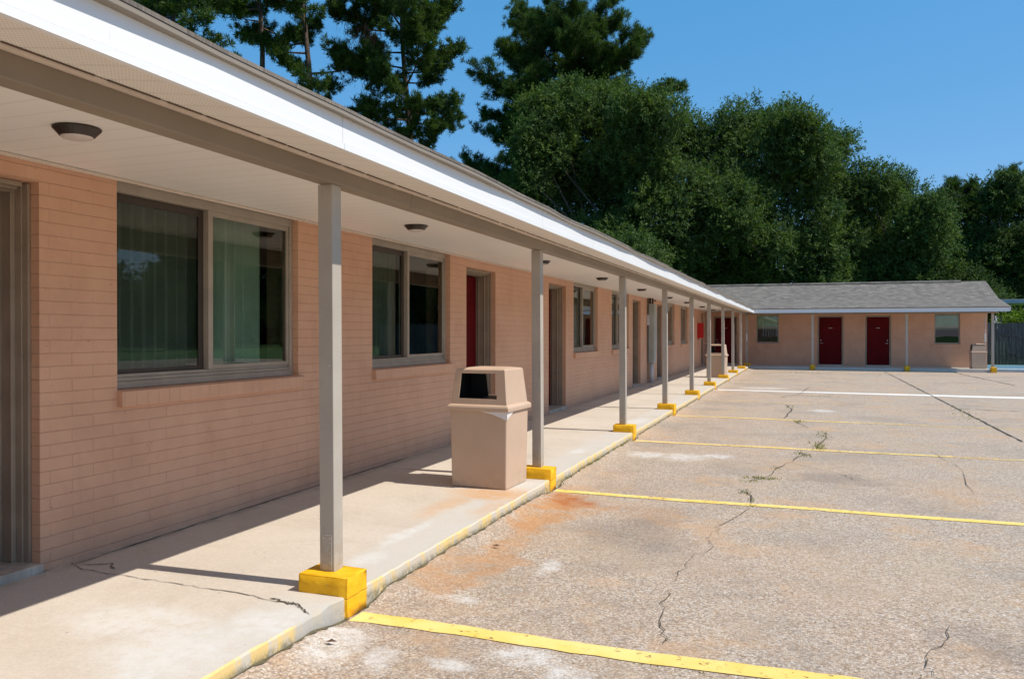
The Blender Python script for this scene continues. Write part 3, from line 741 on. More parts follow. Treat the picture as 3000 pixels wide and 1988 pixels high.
# posts with their painted block bases ----------------------------------------
PY = [3.734, 7.34, 11.197, 14.819, 18.503, 22.005, 25.834, 29.456, 33.125]
def post_mesh(h, lean=0.):
    b = MB(); w = .09
    b.frustum([(-w,0,0),(0,0,0),(0,w,0),(-w,w,0)], [(-w-lean,0,h),(-lean,0,h),(-lean,w,h),(-w-lean,w,h)]); return b
def block_mesh(w, d, h, seed):
    r = random.Random(seed); bm = bmesh.new(); bmesh.ops.create_cube(bm, size=1.)
    for v in bm.verts:
        v.co.x *= w; v.co.y *= d; v.co.z = (v.co.z+.5)*h
    ed = list(bm.edges); bmesh.ops.bevel(bm, geom=ed, offset=.009, segments=2, profile=.5, affect='EDGES')
    bmesh.ops.subdivide_edges(bm, edges=bm.edges, cuts=3, use_grid_fill=True)
    for v in bm.verts: v.co += Vector((r.gauss(0,.0013), r.gauss(0,.0013), r.gauss(0,.001)))
    me = bpy.data.meshes.new('post_base'); bm.to_mesh(me); bm.free(); me.materials.append(M['yellow'])
    for p in me.polygons: p.use_smooth = True
    return me
base_me = block_mesh(.30, .205, .217, 3)
post_o = post_mesh(2.302-.214, .012).build('post', M['post'], motel, (-2.38+OFF[0], PY[0]+OFF[1], .214), bevel=.004)
base_o = bpy.data.objects.new('post_base', base_me); COL.objects.link(base_o); base_o.parent = post_o; base_o.location = (-.02,.02,-.214)
bk = MB(); bk.box(-.078,-.014,-.0035,.0,.01,.20)
for zz in (.05,.10,.155,.18):
    for xx in (-.066,-.026): bk.box(xx-.004,xx+.004,-.0065,-.0035,zz-.004,zz+.004)
bk.build('bracket', M['post'], post_o, (0,-.0005,0), bevel=.001)
posts = [post_o]
for y in PY[1:]: posts.append(copy_tree(post_o, (-2.38+OFF[0], y+OFF[1], .214)))
posts.append(copy_tree(post_o, (-2.38+OFF[0], 36.60+OFF[1], .214)))
far_base = block_mesh(.19, .20, .217, 9)
for x in (.315, 3.845, 6.86):
    p = copy_tree(post_o, (x+OFF[0], 35.665+OFF[1], .214)); posts.append(p)
    for c in list(COL.objects):
        if c.parent is p and c.name.startswith('post_base'): c.data = far_base; c.location = (-.045,-.10,-.214)
        if c.parent is p and c.name.startswith('bracket'): COL.objects.unlink(c)
# one block was set a little skewed
rb = random.Random(12)
for i in range(1, 10):
    for c in COL.objects:
        if c.parent is posts[i] and c.name.startswith('post_base'):
            c.rotation_euler = (math.radians(rb.uniform(-.8,.8)),math.radians(rb.uniform(-.8,.8)),math.radians(rb.uniform(-3,3))); c.location.x += rb.uniform(-.012,.012); c.location.y += rb.uniform(-.01,.01); c.scale = (rb.uniform(.95,1.06),rb.uniform(.95,1.05),1)

# windows ---------------------------------------------------------------------
def wavy(x0, x1, z0, z1, y, amp, pitch, n=10, seed=0):
    r = random.Random(seed); b = MB(); pr = None; N = int((x1-x0)/pitch*n)
    ph = [r.uniform(.75,1.3) for _ in range(200)]
    for i in range(N+1):
        x = x0 + (x1-x0)*i/N; k = (x-x0)/pitch
        f_ = k-int(k); yy = y + amp*((f_/.82 if f_ < .82 else (1-f_)/.18)*2-1)*ph[int(k) % 200]
        if pr: b.quad((pr[0],pr[1],z0),(x,yy,z0),(x,yy,z1),(pr[0],pr[1],z1))
        pr = (x, yy)
    return b
def slider(loc, rz, w, h, seed, sill_l=.0, gap=(.62,1.)):
    F = .045; b = MB()
    b.box(.004,F,.055,.15,.0,h-.012).box(w-F,w-.004,.055,.15,.0,h-.012).box(F,w-F,.055,.15,h-.075,h-.012)
    b.box(F,w-F,.052,.155,.004,.05).box(F,w-F,.066,.155,.05,.075).box(F,w-F,.078,.155,.075,.098)
    mx = w*.475
    b.box(mx-.022,mx+.022,.058,.12,.098,h-.075)
    wdw = b.build('window', M['frame'], motel, tuple(Vector(loc)+Vector(OFF)), rz, bevel=.003, seg=1)
    s = MB(); y0,y1 = .070,.092      # right sash, tan
    s.box(mx+.023,mx+.040,y0,y1,.099,h-.076).box(w-F-.026,w-F-.001,y0,y1,.099,h-.076).box(mx+.040,w-F-.026,y0,y1,.099,.128).box(mx+.040,w-F-.026,y0,y1,h-.115,h-.076)
    s.build('sash', M['frame'], wdw)
    s = MB(); y0,y1 = .106,.128
    s.box(F+.001,F+.028,y0,y1,.099,h-.076).box(mx-.052-.022,mx-.024,y0,y1,.099,h-.076).box(F+.028,mx-.074,y0,y1,.099,.128).box(F+.028,mx-.074,y0,y1,h-.13,h-.076)
    s.build('sash', M['darkframe'], wdw)
    p = MB(); p.quad((mx+.034,.082,.115),(w-F-.01,.082,.115),(w-F-.01,.082,h-.09),(mx+.034,.082,h-.09)); p.build('pane', M['glassR'], wdw)
    p = MB(); p.quad((F+.01,.112,.11),(mx-.03,.112,.11),(mx-.03,.112,h-.09),(F+.01,.112,h-.09)); p.build('pane', M['glassL'], wdw)
    c1 = wavy(F+.02, mx-.02, .02, h-.05, .20, .030, .105, 11, seed); c2 = wavy(mx-.02, mx+(w-mx)*gap[0], .02, h-.05, .20, .032, .105, 11, seed+1)
    c1.build('blind', M['curtain'], wdw, smooth=True); c2.build('blind', M['curtain'], wdw, smooth=True)
    s = MB(); L0, L1 = sill_l, w+.045
    s.frustum([(L0,-.045,-.108),(L1,-.045,-.108),(L1,.05,-.108),(L0,.05,-.108)],[(L0,-.045,-.006),(L1,-.045,-.006),(L1,.12,.006),(L0,.12,.006)])
    s.build('sill', M['soldier'], wdw, bevel=.004, seg=1)
    return wdw
for i, (a, c) in enumerate(NW):
    slider((XW, a, 1.13), PI/2, c-a, ZC-1.13, 10*i, gap=((.72,1.),(.12,1.))[i % 2 == 1] if i < 2 else (.35,1.))
def hung(loc, w, h, seed):
    F = .045; b = MB(); mz = h*.545
    b.box(.003,F,.06,.14,0,h).box(w-F,w-.003,.06,.14,0,h).box(F,w-F,.06,.14,h-.045,h-.002).box(F,w-F,.055,.14,.002,.055).box(F,w-F,.07,.12,mz-.02,mz+.02)
    wdw = b.build('window', M['frame'], motel, tuple(Vector(loc)+Vector(OFF)), 0, bevel=.003, seg=1)
    p = MB(); p.quad((F,.085,mz+.02),(w-F,.085,mz+.02),(w-F,.085,h-.05),(F,.085,h-.05)); p.build('pane', M['glassR'], wdw)
    p = MB(); p.quad((F,.095,.055),(w-F,.095,.055),(w-F,.095,mz-.02),(F,.095,mz-.02)); p.build('pane', M['glassL'], wdw)
    wavy(F, w-F, mz-.1, h-.04, .16, .005, .05, 8, seed).build('blind', M['curtain2'], wdw, smooth=True)
    s = MB(); s.frustum([(-.07,-.04,-.085),(w+.07,-.04,-.085),(w+.07,.055,-.085),(-.07,.055,-.085)],[(-.07,-.04,-.01),(w+.07,-.04,-.01),(w+.07,.1,.001),(-.07,.1,.001)])
    s.build('sill', M['soldier'], wdw, bevel=.004, seg=1)
for i, (a, c) in enumerate(FW): hung((a, YW, 1.08), c-a, 1.255, i)

# doors -----------------------------------------------------------------------
def door(loc, rz, w, h, hinge_right, recess, sides=(.045,.055)):
    """door leaf is the part; frame, handle, number plate are its sub-parts"""
    lx0, lx1 = sides[0]+.012, w-sides[1]-.012
    b = MB(); b.box(lx0, lx1, recess, recess+.042, .055, h-.068)
    pw = (lx1-lx0)
    leaf = b.build('door', M['reddoor'], motel, tuple(Vector(loc)+Vector(OFF)), rz, bevel=.003, seg=1)
    p = MB()     # raised panels
    for (u0,u1,z0,z1) in ((.12,.45,.12,.42),(.55,.88,.12,.42),(.12,.45,.47,.80),(.55,.88,.47,.80),(.12,.45,.85,.94),(.55,.88,.85,.94)):
        x0, x1 = lx0+pw*u0, lx0+pw*u1; Z0, Z1 = h*z0, h*z1
        p.frustum([(x0,recess,Z0),(x1,recess,Z0),(x1,recess,Z1),(x0,recess,Z1)],[(x0+.02,recess-.006,Z0+.02),(x1-.02,recess-.006,Z0+.02),(x1-.02,recess-.006,Z1-.02),(x0+.02,recess-.006,Z1-.02)])
    p.build('door_panel', M['reddoor'], leaf)
    f = MB()
    if recess > .2:
        for x0, x1, y0 in ((.003,.022,.062),(.022,.034,.10),(.034,sides[0],.145)):
            f.box(x0,x1,y0,recess+.05,.05,h-.004)
        for x0, x1, y0 in ((.003,.022,.062),(.022,.034,.10),(.034,sides[1],.145)):
            f.box(w-x1,w-x0,y0,recess+.05,.05,h-.004)
        f.box(sides[0],w-sides[1],.062,recess+.05,h-.03,h-.004).box(sides[0],w-sides[1],.10,recess+.05,h-.045,h-.03).box(sides[0],w-sides[1],.145,recess+.05,h-.058,h-.045)
        for s_, x in ((1,sides[0]),(-1,w-sides[1])):      # door stop beads
            f.box(min(x,x+.012*s_), max(x,x+.012*s_), recess-.045, recess-.028, .05, h-.058)
            f.box(min(x,x+.010*s_), max(x,x+.010*s_), recess-.13, recess-.122, .05, h-.058)
    else:
        f.box(.003,sides[0],.02,recess+.05,.05,h-.004).box(w-sides[1],w-.003,.02,recess+.05,.05,h-.004).box(sides[0],w-sides[1],.02,recess+.05,h-.06,h-.004)
    f.build('door_frame', M['doorframe'], leaf, bevel=.002, seg=1)
    t = MB(); t.box(.0,w,-.03,recess+.1,-.012,.05); t.build('threshold', M['slab'], leaf, bevel=.006)
    hx = lx0+.065 if hinge_right else lx1-.065; sg = 1 if hinge_right else -1
    k = MB(); y = recess
    k.tube([(hx,y,.98),(hx,y-.02,.98)],[.032,.030],14).tube([(hx,y-.018,.98),(hx,y-.055,.98)],[.011,.011],8)
    k.tube([(hx,y-.052,.98),(hx+sg*.05,y-.055,.978),(hx+sg*.11,y-.05,.972)],[.011,.009,.007],8)
    k.build('handle', M['metal'], leaf, smooth=True)
    k = MB(); k.tube([(hx,y,1.10),(hx,y-.025,1.10)],[.028,.026],14); k.build('deadbolt', M['metal'], leaf, smooth=True)
    q = MB(); cx = (lx0+lx1)/2
    q.box(cx-.075,cx-.02,recess-.010,recess,1.62,1.634).box(cx+.005,cx+.028,recess-.010,recess,1.612,1.64).box(cx+.034,cx+.075,recess-.010,recess,1.62,1.634)
    q.build('knocker', M['metal'], leaf, bevel=.002)
    return leaf
for a in ND: door((XW, a, ZS), PI/2, 1.05, 2.37-ZS, True, .275)
for i, (a, c) in enumerate(FD): door((a, YW, ZS), 0, c-a, 2.27-ZS, i < 2, .07, (.06,.065))

# ------------------------------------------------------------------ things on the building
def ceiling_light(x, y):
    t = empty('ceiling_light', (x, y, ZC-.002))
    k = 28; prof = [(.110,0),(.109,-.007),(.104,-.012),(.078,-.041),(.074,-.043)]
    b = MB()
    for i in range(len(prof)-1):
        for q in range(k):
            a0, a1 = 2*PI*q/k, 2*PI*(q+1)/k
            P = lambda j, a: (prof[j][0]*math.cos(a), prof[j][0]*math.sin(a), prof[j][1])
            b.quad(P(i,a0),P(i,a1),P(i+1,a1),P(i+1,a0))
    b.build('canopy', M['bronze'], t, smooth=True)
    b = MB(); prof2 = [(.074,-.041),(.069,-.049),(.055,-.054),(.03,-.057),(.0001,-.058)]
    for i in range(len(prof2)-1):
        for q in range(k):
            a0, a1 = 2*PI*q/k, 2*PI*(q+1)/k
            P = lambda j, a: (prof2[j][0]*math.cos(a), prof2[j][0]*math.sin(a), prof2[j][1])
            b.quad(P(i,a0),P(i,a1),P(i+1,a1),P(i+1,a0))
    b.build('diffuser', M['diffuser'], t, smooth=True)
    return t
LP = [(-3.345,2.97),(-3.40,6.72),(-3.42,10.6),(-3.44,14.15),(-3.47,18.02),(-3.53,22.25),(-3.54,25.93),(-3.58,30.2),(-3.62,34.2)]
LL = ['largest and nearest round bronze ceiling light, above the left end of the brick wall',
      'round bronze ceiling light above the second sliding window',
      'round bronze ceiling light half hidden behind the second post from the front',
      'round bronze ceiling light between the second and third posts, above the third window',
      'round bronze ceiling light between the third and fourth posts',
      'small bronze ceiling light just right of the fourth post, above the electrical cabinet',
      'small bronze ceiling light touching the fifth post from the front',
      'small bronze ceiling light between the fifth and sixth posts',
      'smallest and farthest bronze ceiling light, near the maroon corner door']
L0 = ceiling_light(*LP[0])
for i, (x, y) in enumerate(LP):
    o = L0 if i == 0 else copy_tree(L0, (x, y, ZC-.002))
    tag(o, LL[i], 'ceiling light', 'ceiling lights under the walkway roof')

# electrical cabinet with conduits
t = empty('electrical_cabinet', (-4.08, 22.5, ZS)); tag(t, 'tall grey metal electrical cabinet on the brick wall with thick pipe below', 'electrical cabinet')
X0 = XW+.004+4.08
b = MB(); b.box(X0, .09, 0, .40, .56, 2.22).box(X0, .07, .41, .62, .95, 2.0); b.build('enclosure', M['galv'], t, bevel=.006)
b = MB(); b.box(.0905,.098,.02,.38,.60,2.18); b.build('cabinet_door', M['galv'], t, bevel=.004)
b = MB(); b.tube([(.0,.12,-.0),(.0,.12,.555)],[.062,.062],16); b.build('pipe', M['conduit'], t, smooth=True)
b = MB(); b.tube([(-.03,.08,2.22),(-.03,.08,2.37)],[.03,.03],10).tube([(.02,.2,2.22),(.02,.2,2.37)],[.025,.025],10).tube([(-.055,-.09,.1),(-.055,-.09,2.36)],[.013,.013],8).tube([(-.055,-.14,.6),(-.055,-.14,2.36)],[.010,.010],8)
b.tube([(-.04,.32,2.22),(.0,.36,2.30),(.05,.5,2.34),(.02,.62,2.3)],[.012]*4,8); b.build('cable', M['cable'], t, smooth=True)
b = MB(); b.box(X0,-.02,-.16,-.05,1.62,1.90); b.build('junction_box', M['conduit'], t, bevel=.004)

# red cabinet on the wall near the inner corner
t = empty('extinguisher_cabinet', (XW+.001, 33.5, 1.22)); tag(t, 'red fire extinguisher cabinet on the brick wall near the inner corner', 'cabinet')
b = MB(); b.box(.003,.22,0,.32,.10,.72); b.build('cabinet_body', M['redbox'], t, bevel=.006)
b = MB(); b.box(.2205,.228,.02,.30,.12,.70); b.build('cabinet_door', M['redbox'], t, bevel=.003)
b = MB(); b.box(.02,.06,.05,.10,.03,.098); b.build('bracket', M['redbox'], t, bevel=.003)

# white strips fixed on the far posts
for (x, y, z, lab) in ((-2.425, 36.52, 1.17, 'narrow white plastic box fixed on the corner post'), (6.78, 36.9, 1.17, 'narrow white plastic box beside the far right end post')):
    t = empty('utility_box', (x, y, z)); tag(t, lab, 'utility box')
    b = MB(); b.box(-.03,.03,.015,.055,0,.33); b.build('box_body', M['whitebit'], t, bevel=.008)
    b = MB(); b.box(-.022,.022,.006,.0149,.03,.14); b.build('cover', M['whitebit'], t, bevel=.002)
    if x > 0:
        b = MB(); b.tube([(0,.035,.331),(0,.035,.9),(.05,.05,1.13)],[.012]*3,8).tube([(0,.035,-.001),(0,.04,-1.05)],[.012]*2,8); b.build('conduit', M['conduit'], t)

# trash bins -------------------------------------------------------------------
def rect(hx, hy, z, ox=0, oy=0): return [(ox-hx,oy-hy,z),(ox+hx,oy-hy,z),(ox+hx,oy+hy,z),(ox-hx,oy+hy,z)]
def make_bin():
    t = empty('trash_bin', (0,0,0))
    b = MB(); b.frustum(rect(.268,.247,0), rect(.278,.257,.70)); b.frustum(rect(.262,.241,.02), rect(.262,.241,.699), caps=(0,0))
    b.build('bin_body', M['bin'], t, bevel=.012, seg=3)
    b = MB(); b.frustum(rect(.300,.279,.690), rect(.302,.281,.722), caps=(1,0)); b.frustum(rect(.302,.281,.722), rect(.294,.273,.738), caps=(0,0)); b.frustum(rect(.294,.273,.738), rect(.276,.255,.748), caps=(0,1))
    b.build('rim', M['bin'], t, bevel=.003)
    # hood with an opening in the front and one in the back
    z0, z1 = .746, 1.055; hx0, hy0, hx1, hy1 = .272,.251,.240,.219
    b = MB()
    def P(sx, sy, f, zf):  # f: -1..1 across, zf 0..1 up
        hx = hx0+(hx1-hx0)*zf; hy = hy0+(hy1-hy0)*zf; return hx, hy, z0+(z1-z0)*zf
    for sy in (-1, 1):
        def Q(f, zf): hx, hy, z = P(0,0,f,zf); return (f*hx, sy*hy, z)
        U = [-1,-.74,.66,1]; Z = [0,.17,.90,1]
        if sy == 1: U = [-1,-.70,.70,1]
        for i in range(3):
            for j in range(3):
                if i == 1 and j == 1: continue
                q = [Q(U[i],Z[j]),Q(U[i+1],Z[j]),Q(U[i+1],Z[j+1]),Q(U[i],Z[j+1])]
                b.quad(*(q if sy < 0 else q[::-1]))
    for sx in (-1, 1):
        q = [(sx*hx0,-hy0,z0),(sx*hx0,hy0,z0),(sx*hx1,hy1,z1),(sx*hx1,-hy1,z1)]; b.quad(*(q if sx > 0 else q[::-1]))
    n = 6; prev = rect(hx1,hy1,z1)   # softly domed top
    b.frustum(prev, rect(hx1-.014,hy1-.014,z1+.010), caps=(0,0)); b.frustum(rect(hx1-.014,hy1-.014,z1+.010), rect(hx1-.09,hy1-.08,z1+.020), caps=(0,1))
    me_o = b.build('hood', M['bin'], t)
    bm = bmesh.new(); bm.from_mesh(me_o.data); bmesh.ops.remove_doubles(bm, verts=bm.verts, dist=1e-5); bmesh.ops.recalc_face_normals(bm, faces=bm.faces); bm.to_mesh(me_o.data); bm.free()
    md = me_o.modifiers.new('thick', 'SOLIDIFY'); md.thickness = .007; md.offset = -1
    md = me_o.modifiers.new('round', 'BEVEL'); md.width = .006; md.segments = 2; md.limit_method = 'ANGLE'; md.angle_limit = math.radians(35)
    b = MB()   # dark boxes added as a liner, deepening the shade inside the hood
    b.box(-.246,-.238,-.19,.19,.765,1.03).box(.222,.236,-.18,.18,.765,1.03).box(-.236,.221,-.175,.175,.752,.800).box(-.236,.221,-.17,.17,1.035,1.045)
    b.frustum([(-.236,.10,.80),(-.06,.10,.80),(-.06,.108,.80),(-.236,.108,.80)],[(-.236,.10,1.034),(-.09,.10,1.034),(-.09,.108,1.034),(-.236,.108,1.034)])
    b.build('shade_liner', M['black'], t)
    return t
def bag(t):
    b = MB(); b.poly([(.02,-.2655,.692),(.12,-.285,.688),(.284,-.2650,.692),(.281,-.261,.615),(.22,-.274,.640),(.14,-.275,.668)])
    b.poly([(.284,-.265,.692),(.292,-.12,.690),(.284,-.260,.622)]); b.build('bin_bag', M['bag'], t)
b1 = make_bin(); b1.location = (-2.735, 6.90, ZS); b1.rotation_euler = (0,0,math.radians(-2.5)); b2 = copy_tree(b1); b3 = copy_tree(b1); bag(b1)
tag(b1, 'tan plastic trash bin with hooded lid standing beside the second post, closest of the three', 'trash bin', 'hooded tan trash bins on the walkway')
b2.location = (-2.66, 26.35, ZS); b2.rotation_euler = (0,0,math.radians(-3)); b2.scale = (1.06,1.0,.97)
tag(b2, 'tan hooded trash bin partly hidden behind the posts far down the long wing', 'trash bin', 'hooded tan trash bins on the walkway')
b3.location = (6.42, 36.35, ZS+.002); b3.rotation_euler = (0,0,math.radians(90)); b3.scale = (1,1.0,.92)
tag(b3, 'tan trash bin at the right end of the far wing with its opening facing left', 'trash bin', 'hooded tan trash bins on the walkway')

# ------------------------------------------------------------------ right edge: fence, blue kerb, carport
t = empty('wooden_fence', (9., 44.5, 0)); tag(t, 'dark weathered board fence beyond the right end of the motel', 'fence')
b = MB(); rf = random.Random(6); x = -2.2
while x < 7.5:
    w = .13+rf.uniform(-.005,.01); b.box(x, x+w, rf.uniform(-.01,.008), .03, .02, 2.02+rf.uniform(-.02,.02)+.01*x); x += w+.012
b.build('boards', M['boards'], t)
b = MB(); b.box(-2.2,7.5,.031,.08,.4,.49).box(-2.2,7.5,.031,.08,1.6,1.69); b.build('rail', M['boards'], t)
b = MB(); b.frustum([(-.2,-.05,1.45),(-.2,-.012,1.45),(1.6,-.012,1.15),(1.6,-.05,1.15)],[(-.2,-.05,1.54),(-.2,-.012,1.54),(1.6,-.012,1.24),(1.6,-.05,1.24)]); b.build('brace', M['boards'], t)
b = MB(); b.frustum([(.1,-.05,.50),(.1,-.012,.50),(2.,-.012,.18),(2.,-.05,.18)],[(.1,-.05,.58),(.1,-.012,.58),(2.,-.012,.26),(2.,-.05,.26)]); b.build('brace', M['boards'], t)
b = MB(); b.box(7.02, 14., 36.2, 36.9, .0, .115, 0); b.box(7.02, 14., 36.25, 43., .0, .06, 1)
tag(b.build('blue_kerb', [M['paleblue'], M['blue']], bevel=.008), kind='structure')
t = empty('carport', (14., 58.5, 0)); tag(t, 'grey metal carport roof behind the fence at the right edge', 'carport')
b = MB(); b.frustum(rect(4.2,2.2,3.36), rect(4.2,2.2,3.60)); b.build('carport_roof', M['carport'], t, bevel=.01)
for x in (-3.9, 3.9):
    b = MB(); b.box(x-.05,x+.05,-2.,-1.9,0,3.36); b.build('leg', M['beam'], t)
for x in (-3.9, 3.9):
    b = MB(); b.box(x-.05,x+.05,1.9,2.,0,3.36); b.build('leg', M['beam'], t)

# dry leaves lying about
for i, (x, y, z, s, a) in enumerate(((-2.12,3.30,.03,.028,.4),(-2.02,5.22,.02,.032,.2),(-3.15,4.9,ZS+.002,.014,.3))):
    b = MB(); b.quad((-s,0,.0),(0,-s*.4,.006),(s,0,.002),(0,s*.45,.012)); o = b.build('dry_leaf', M['deadleaf'], loc=(x,y,z), rz=a)
    LB = ['small dry leaf on the lot beside the broken kerb corner','reddish brown leaf on the lot beside the yellow kerb edge','small brown leaf on the walkway between the first post and wall','dark leaf clump on the lot beyond the white stripe'][i]
    tag(o, LB, 'leaf', 'dry leaves on the pavement')

# ------------------------------------------------------------------ vegetation
def quads_obj(name, V, mat, parent=None, loc=(0,0,0)):
    """V: (n,4,3) array"""
    n = V.shape[0]; me = bpy.data.meshes.new(name)
    me.vertices.add(n*4); me.vertices.foreach_set('co', V.reshape(-1).astype(np.float32))
    me.loops.add(n*4); me.loops.foreach_set('vertex_index', np.arange(n*4, dtype=np.int32))
    me.polygons.add(n); me.polygons.foreach_set('loop_start', np.arange(0, n*4, 4, dtype=np.int32)); me.polygons.foreach_set('loop_total', np.full(n, 4, dtype=np.int32))
    me.update(calc_edges=True); me.materials.append(mat)
    o = bpy.data.objects.new(name, me); COL.objects.link(o)
    if parent: o.parent = parent
    o.location = loc; return o
def unit(a): return a/np.maximum(1e-9, np.linalg.norm(a, axis=-1, keepdims=True))
def leaves(C, A, L, W, rng, N=None):
    """diamond leaves at C pointing along A"""
    n = len(C); A = unit(A); S = unit(np.cross(A, rng.normal(size=(n,3)) if N is None else N)); L = L[:,None]; W = W[:,None]
    return np.stack([C, C+A*L*.45+S*W*.5, C+A*L, C+A*L*.45-S*W*.5], axis=1)

def broadleaf(name, base, blobs, seed, twigs, mat, label, group=None, leaf=(.19,.085), per=18, trunk_r=.35, cat='tree', sub=14, up=.35, splits=9, shrink=.88):
    rng = np.random.default_rng(seed); base = np.array(base, float)
    root = empty(name, tuple(base)); tag(root, label, cat, group)
    BL = np.array(blobs, float); Cc = BL[:,:3]-base; R = BL[:,3]*shrink
    # lumps: sub-clumps seated on each big clump
    SC, SR = [], []
    for c, r in zip(Cc, R):
        d = unit(rng.normal(size=(sub,3))); rr_ = r*rng.uniform(.55,.95,size=(sub,1)); SC.append(c+d*rr_*np.array([1,1,.9])); SR.append(r*rng.uniform(.24,.43,size=sub))
        SC.append(c[None]); SR.append(np.array([r*.6]))
    SC = np.concatenate(SC); SR = np.concatenate(SR)
    p = SR**2; p /= p.sum(); idx = rng.choice(len(SC), twigs, p=p)
    d = unit(rng.normal(size=(twigs,3)) + np.array([0,0,.25]))
    rad = SR[idx]*rng.uniform(.35,1.08,size=twigs)**.6
    T0 = SC[idx] + d*rad[:,None]
    td = unit(d*.8 + np.array([0,0,up]) + rng.normal(size=(twigs,3))*.55)
    TL = rng.uniform(.35,1.0,size=twigs)*(.75+.25*leaf[0]/.165)
    k = np.repeat(np.arange(twigs), per); s = rng.uniform(0,1,size=len(k))
    C = T0[k] + td[k]*(TL[k]*s)[:,None] + rng.normal(size=(len(k),3))*.05
    A = td[k]*.7 + rng.normal(size=(len(k),3))*.6
    N = d[k]*.55 + np.array([.25,-.1,.75]) + rng.normal(size=(len(k),3))*.5
    V = leaves(C, A, leaf[0]*rng.uniform(.6,1.3,size=len(k)), leaf[1]*rng.uniform(.6,1.2,size=len(k)), rng, N)
    m_ = 800; kk = np.repeat(np.arange(len(R)), m_)       # denser old foliage deep inside
    P = Cc[kk] + unit(rng.normal(size=(len(kk),3)))*(R[kk]*rng.uniform(0,.6,size=len(kk)))[:,None]
    V2 = leaves(P, rng.normal(size=(len(kk),3)), rng.uniform(.3,.55,size=len(kk))*leaf[0]/.19, rng.uniform(.18,.32,size=len(kk))*leaf[0]/.19, rng)
    V = np.concatenate([V, V2])
    quads_obj('crown', V, mat, root)
    # trunk with limbs reaching the clumps
    b = MB(); zt = max(1.5, float(Cc[:,2].min())*.75); mid = np.array([Cc[:,0].mean()*.3, Cc[:,1].mean()*.3, zt])
    b.tube([(0,0,-.1),(0,0,zt*.3),tuple(mid)],[trunk_r*1.25,trunk_r,trunk_r*.8],10)
    for j in range(min(splits*2, len(SC))):
        tgt = (Cc[j % len(Cc)] if j < len(Cc) else SC[rng.integers(len(SC))]); m1 = mid + (tgt-mid)*.45 + rng.normal(size=3)*.35 + np.array([0,0,.4])
        b.tube([tuple(mid), tuple(m1), tuple(tgt)],[trunk_r*.5,trunk_r*.26,trunk_r*.07],6)
    b.build('trunk', M['oakbark'], root, smooth=True)
    return root

OA = [(-15.0,50.1,15.8,2.65),(-13.1,53.6,16.3,2.9),(-9.2,49.8,14.5,2.64),(-7.2,55.7,14.4,2.67),(-15.9,48.5,13.1,2.37),(-16.9,48.8,10.6,2.19),(-14.2,52.3,11.9,3.89),(-9.5,51.4,10.6,3.93),(-15.5,50.1,7.8,2.88),(-11.0,48.4,6.4,3.34),(-7.7,54.2,6.9,3.63),(-5.9,53.5,10.7,2.66),(-12.,52.,6.,4.)]
OB = [(-4.6,56.0,14.7,2.06),(-2.8,59.5,15.9,2.4),(-0.7,55.1,14.6,2.09),(1.5,61.0,14.7,2.04),(-3.8,55.0,11.7,2.91),(-0.7,56.8,11.9,3.18),(1.7,60.3,11.4,2.14),(-2.4,56.1,8.2,3.63),(0.8,58.2,7.9,2.99),(-5.1,52.7,8.8,2.6),(-3.6,57.8,5.7,3.06),(0.8,58.1,5.1,2.76),(-6.5,57,5.,3.)]
OC = [(3.9,60.1,11.2,1.98),(5.9,63.2,10.9,2.19),(7.2,59.3,8.9,1.92),(4.5,62.6,8.7,2.67),(6.9,60.1,6.5,2.52),(8.2,61.2,5.1,1.85),(4.0,61.8,5.3,2.64),(8.4,61.2,7.5,1.39),(2.3,60.5,4.8,3.),(2.6,61,8.2,2.4)]
OD = [(11.9,84.4,12.9,1.91),(15.0,89.2,14.1,2.33),(16.3,82.9,13.4,2.29),(20.3,91.2,14.4,2.67),(14.9,83.7,9.5,3.43),(18.3,85.9,9.0,3.79),(13.6,87.6,7.3,3.62),(16.8,85.2,5.8,3.46),(21.0,88.0,10.4,3.52),(12.5,84,4.5,3.4),(20,86,4.5,3.6)]
G1 = 'broad oaks behind the far wing'
ta = broadleaf('oak_tree', (-11.5,51.5,0), OA, 1, 21000, M['oakleaf'], 'largest bushy oak left of centre, in front of a tall pine', G1)
tb = broadleaf('oak_tree', (-1.8,57,0), OB, 2, 18000, M['oakleaf'], 'rounded dense oak in the middle behind the far wing roof', G1)
tc = broadleaf('oak_tree', (5.5,61,0), OC, 3, 11500, M['oakleaf'], 'lower green oak behind the right half of the far wing roof', G1)
td_ = broadleaf('oak_tree', (16,86,0), OD, 4, 11000, M['oakleaf2'], 'dark distant oak at the right edge behind the carport', G1, leaf=(.24,.12))
broadleaf('shrub', (12.2,54.,0), [(11.2,54.,1.7,.85),(12.3,54.3,1.95,.95),(13.6,54.,1.8,.9),(12.,53.6,1.2,1.1),(13.2,53.8,1.,1.)], 8, 1300, M['shrub'], 'bright yellow green shrub showing above the board fence', None, leaf=(.17,.09), per=13, trunk_r=.08, cat='shrub')
broadleaf('broadleaf_tree', (10.3,60.5,0), [(9.9,60.5,3.3,1.3),(10.3,61.,4.9,1.1),(11.4,60.8,3.4,1.3),(9.6,60.2,2.,1.4)], 9, 1600, M['oakleaf2'], 'small pointed young tree beside the right end of the far roof', None, leaf=(.16,.08), per=14, trunk_r=.1)

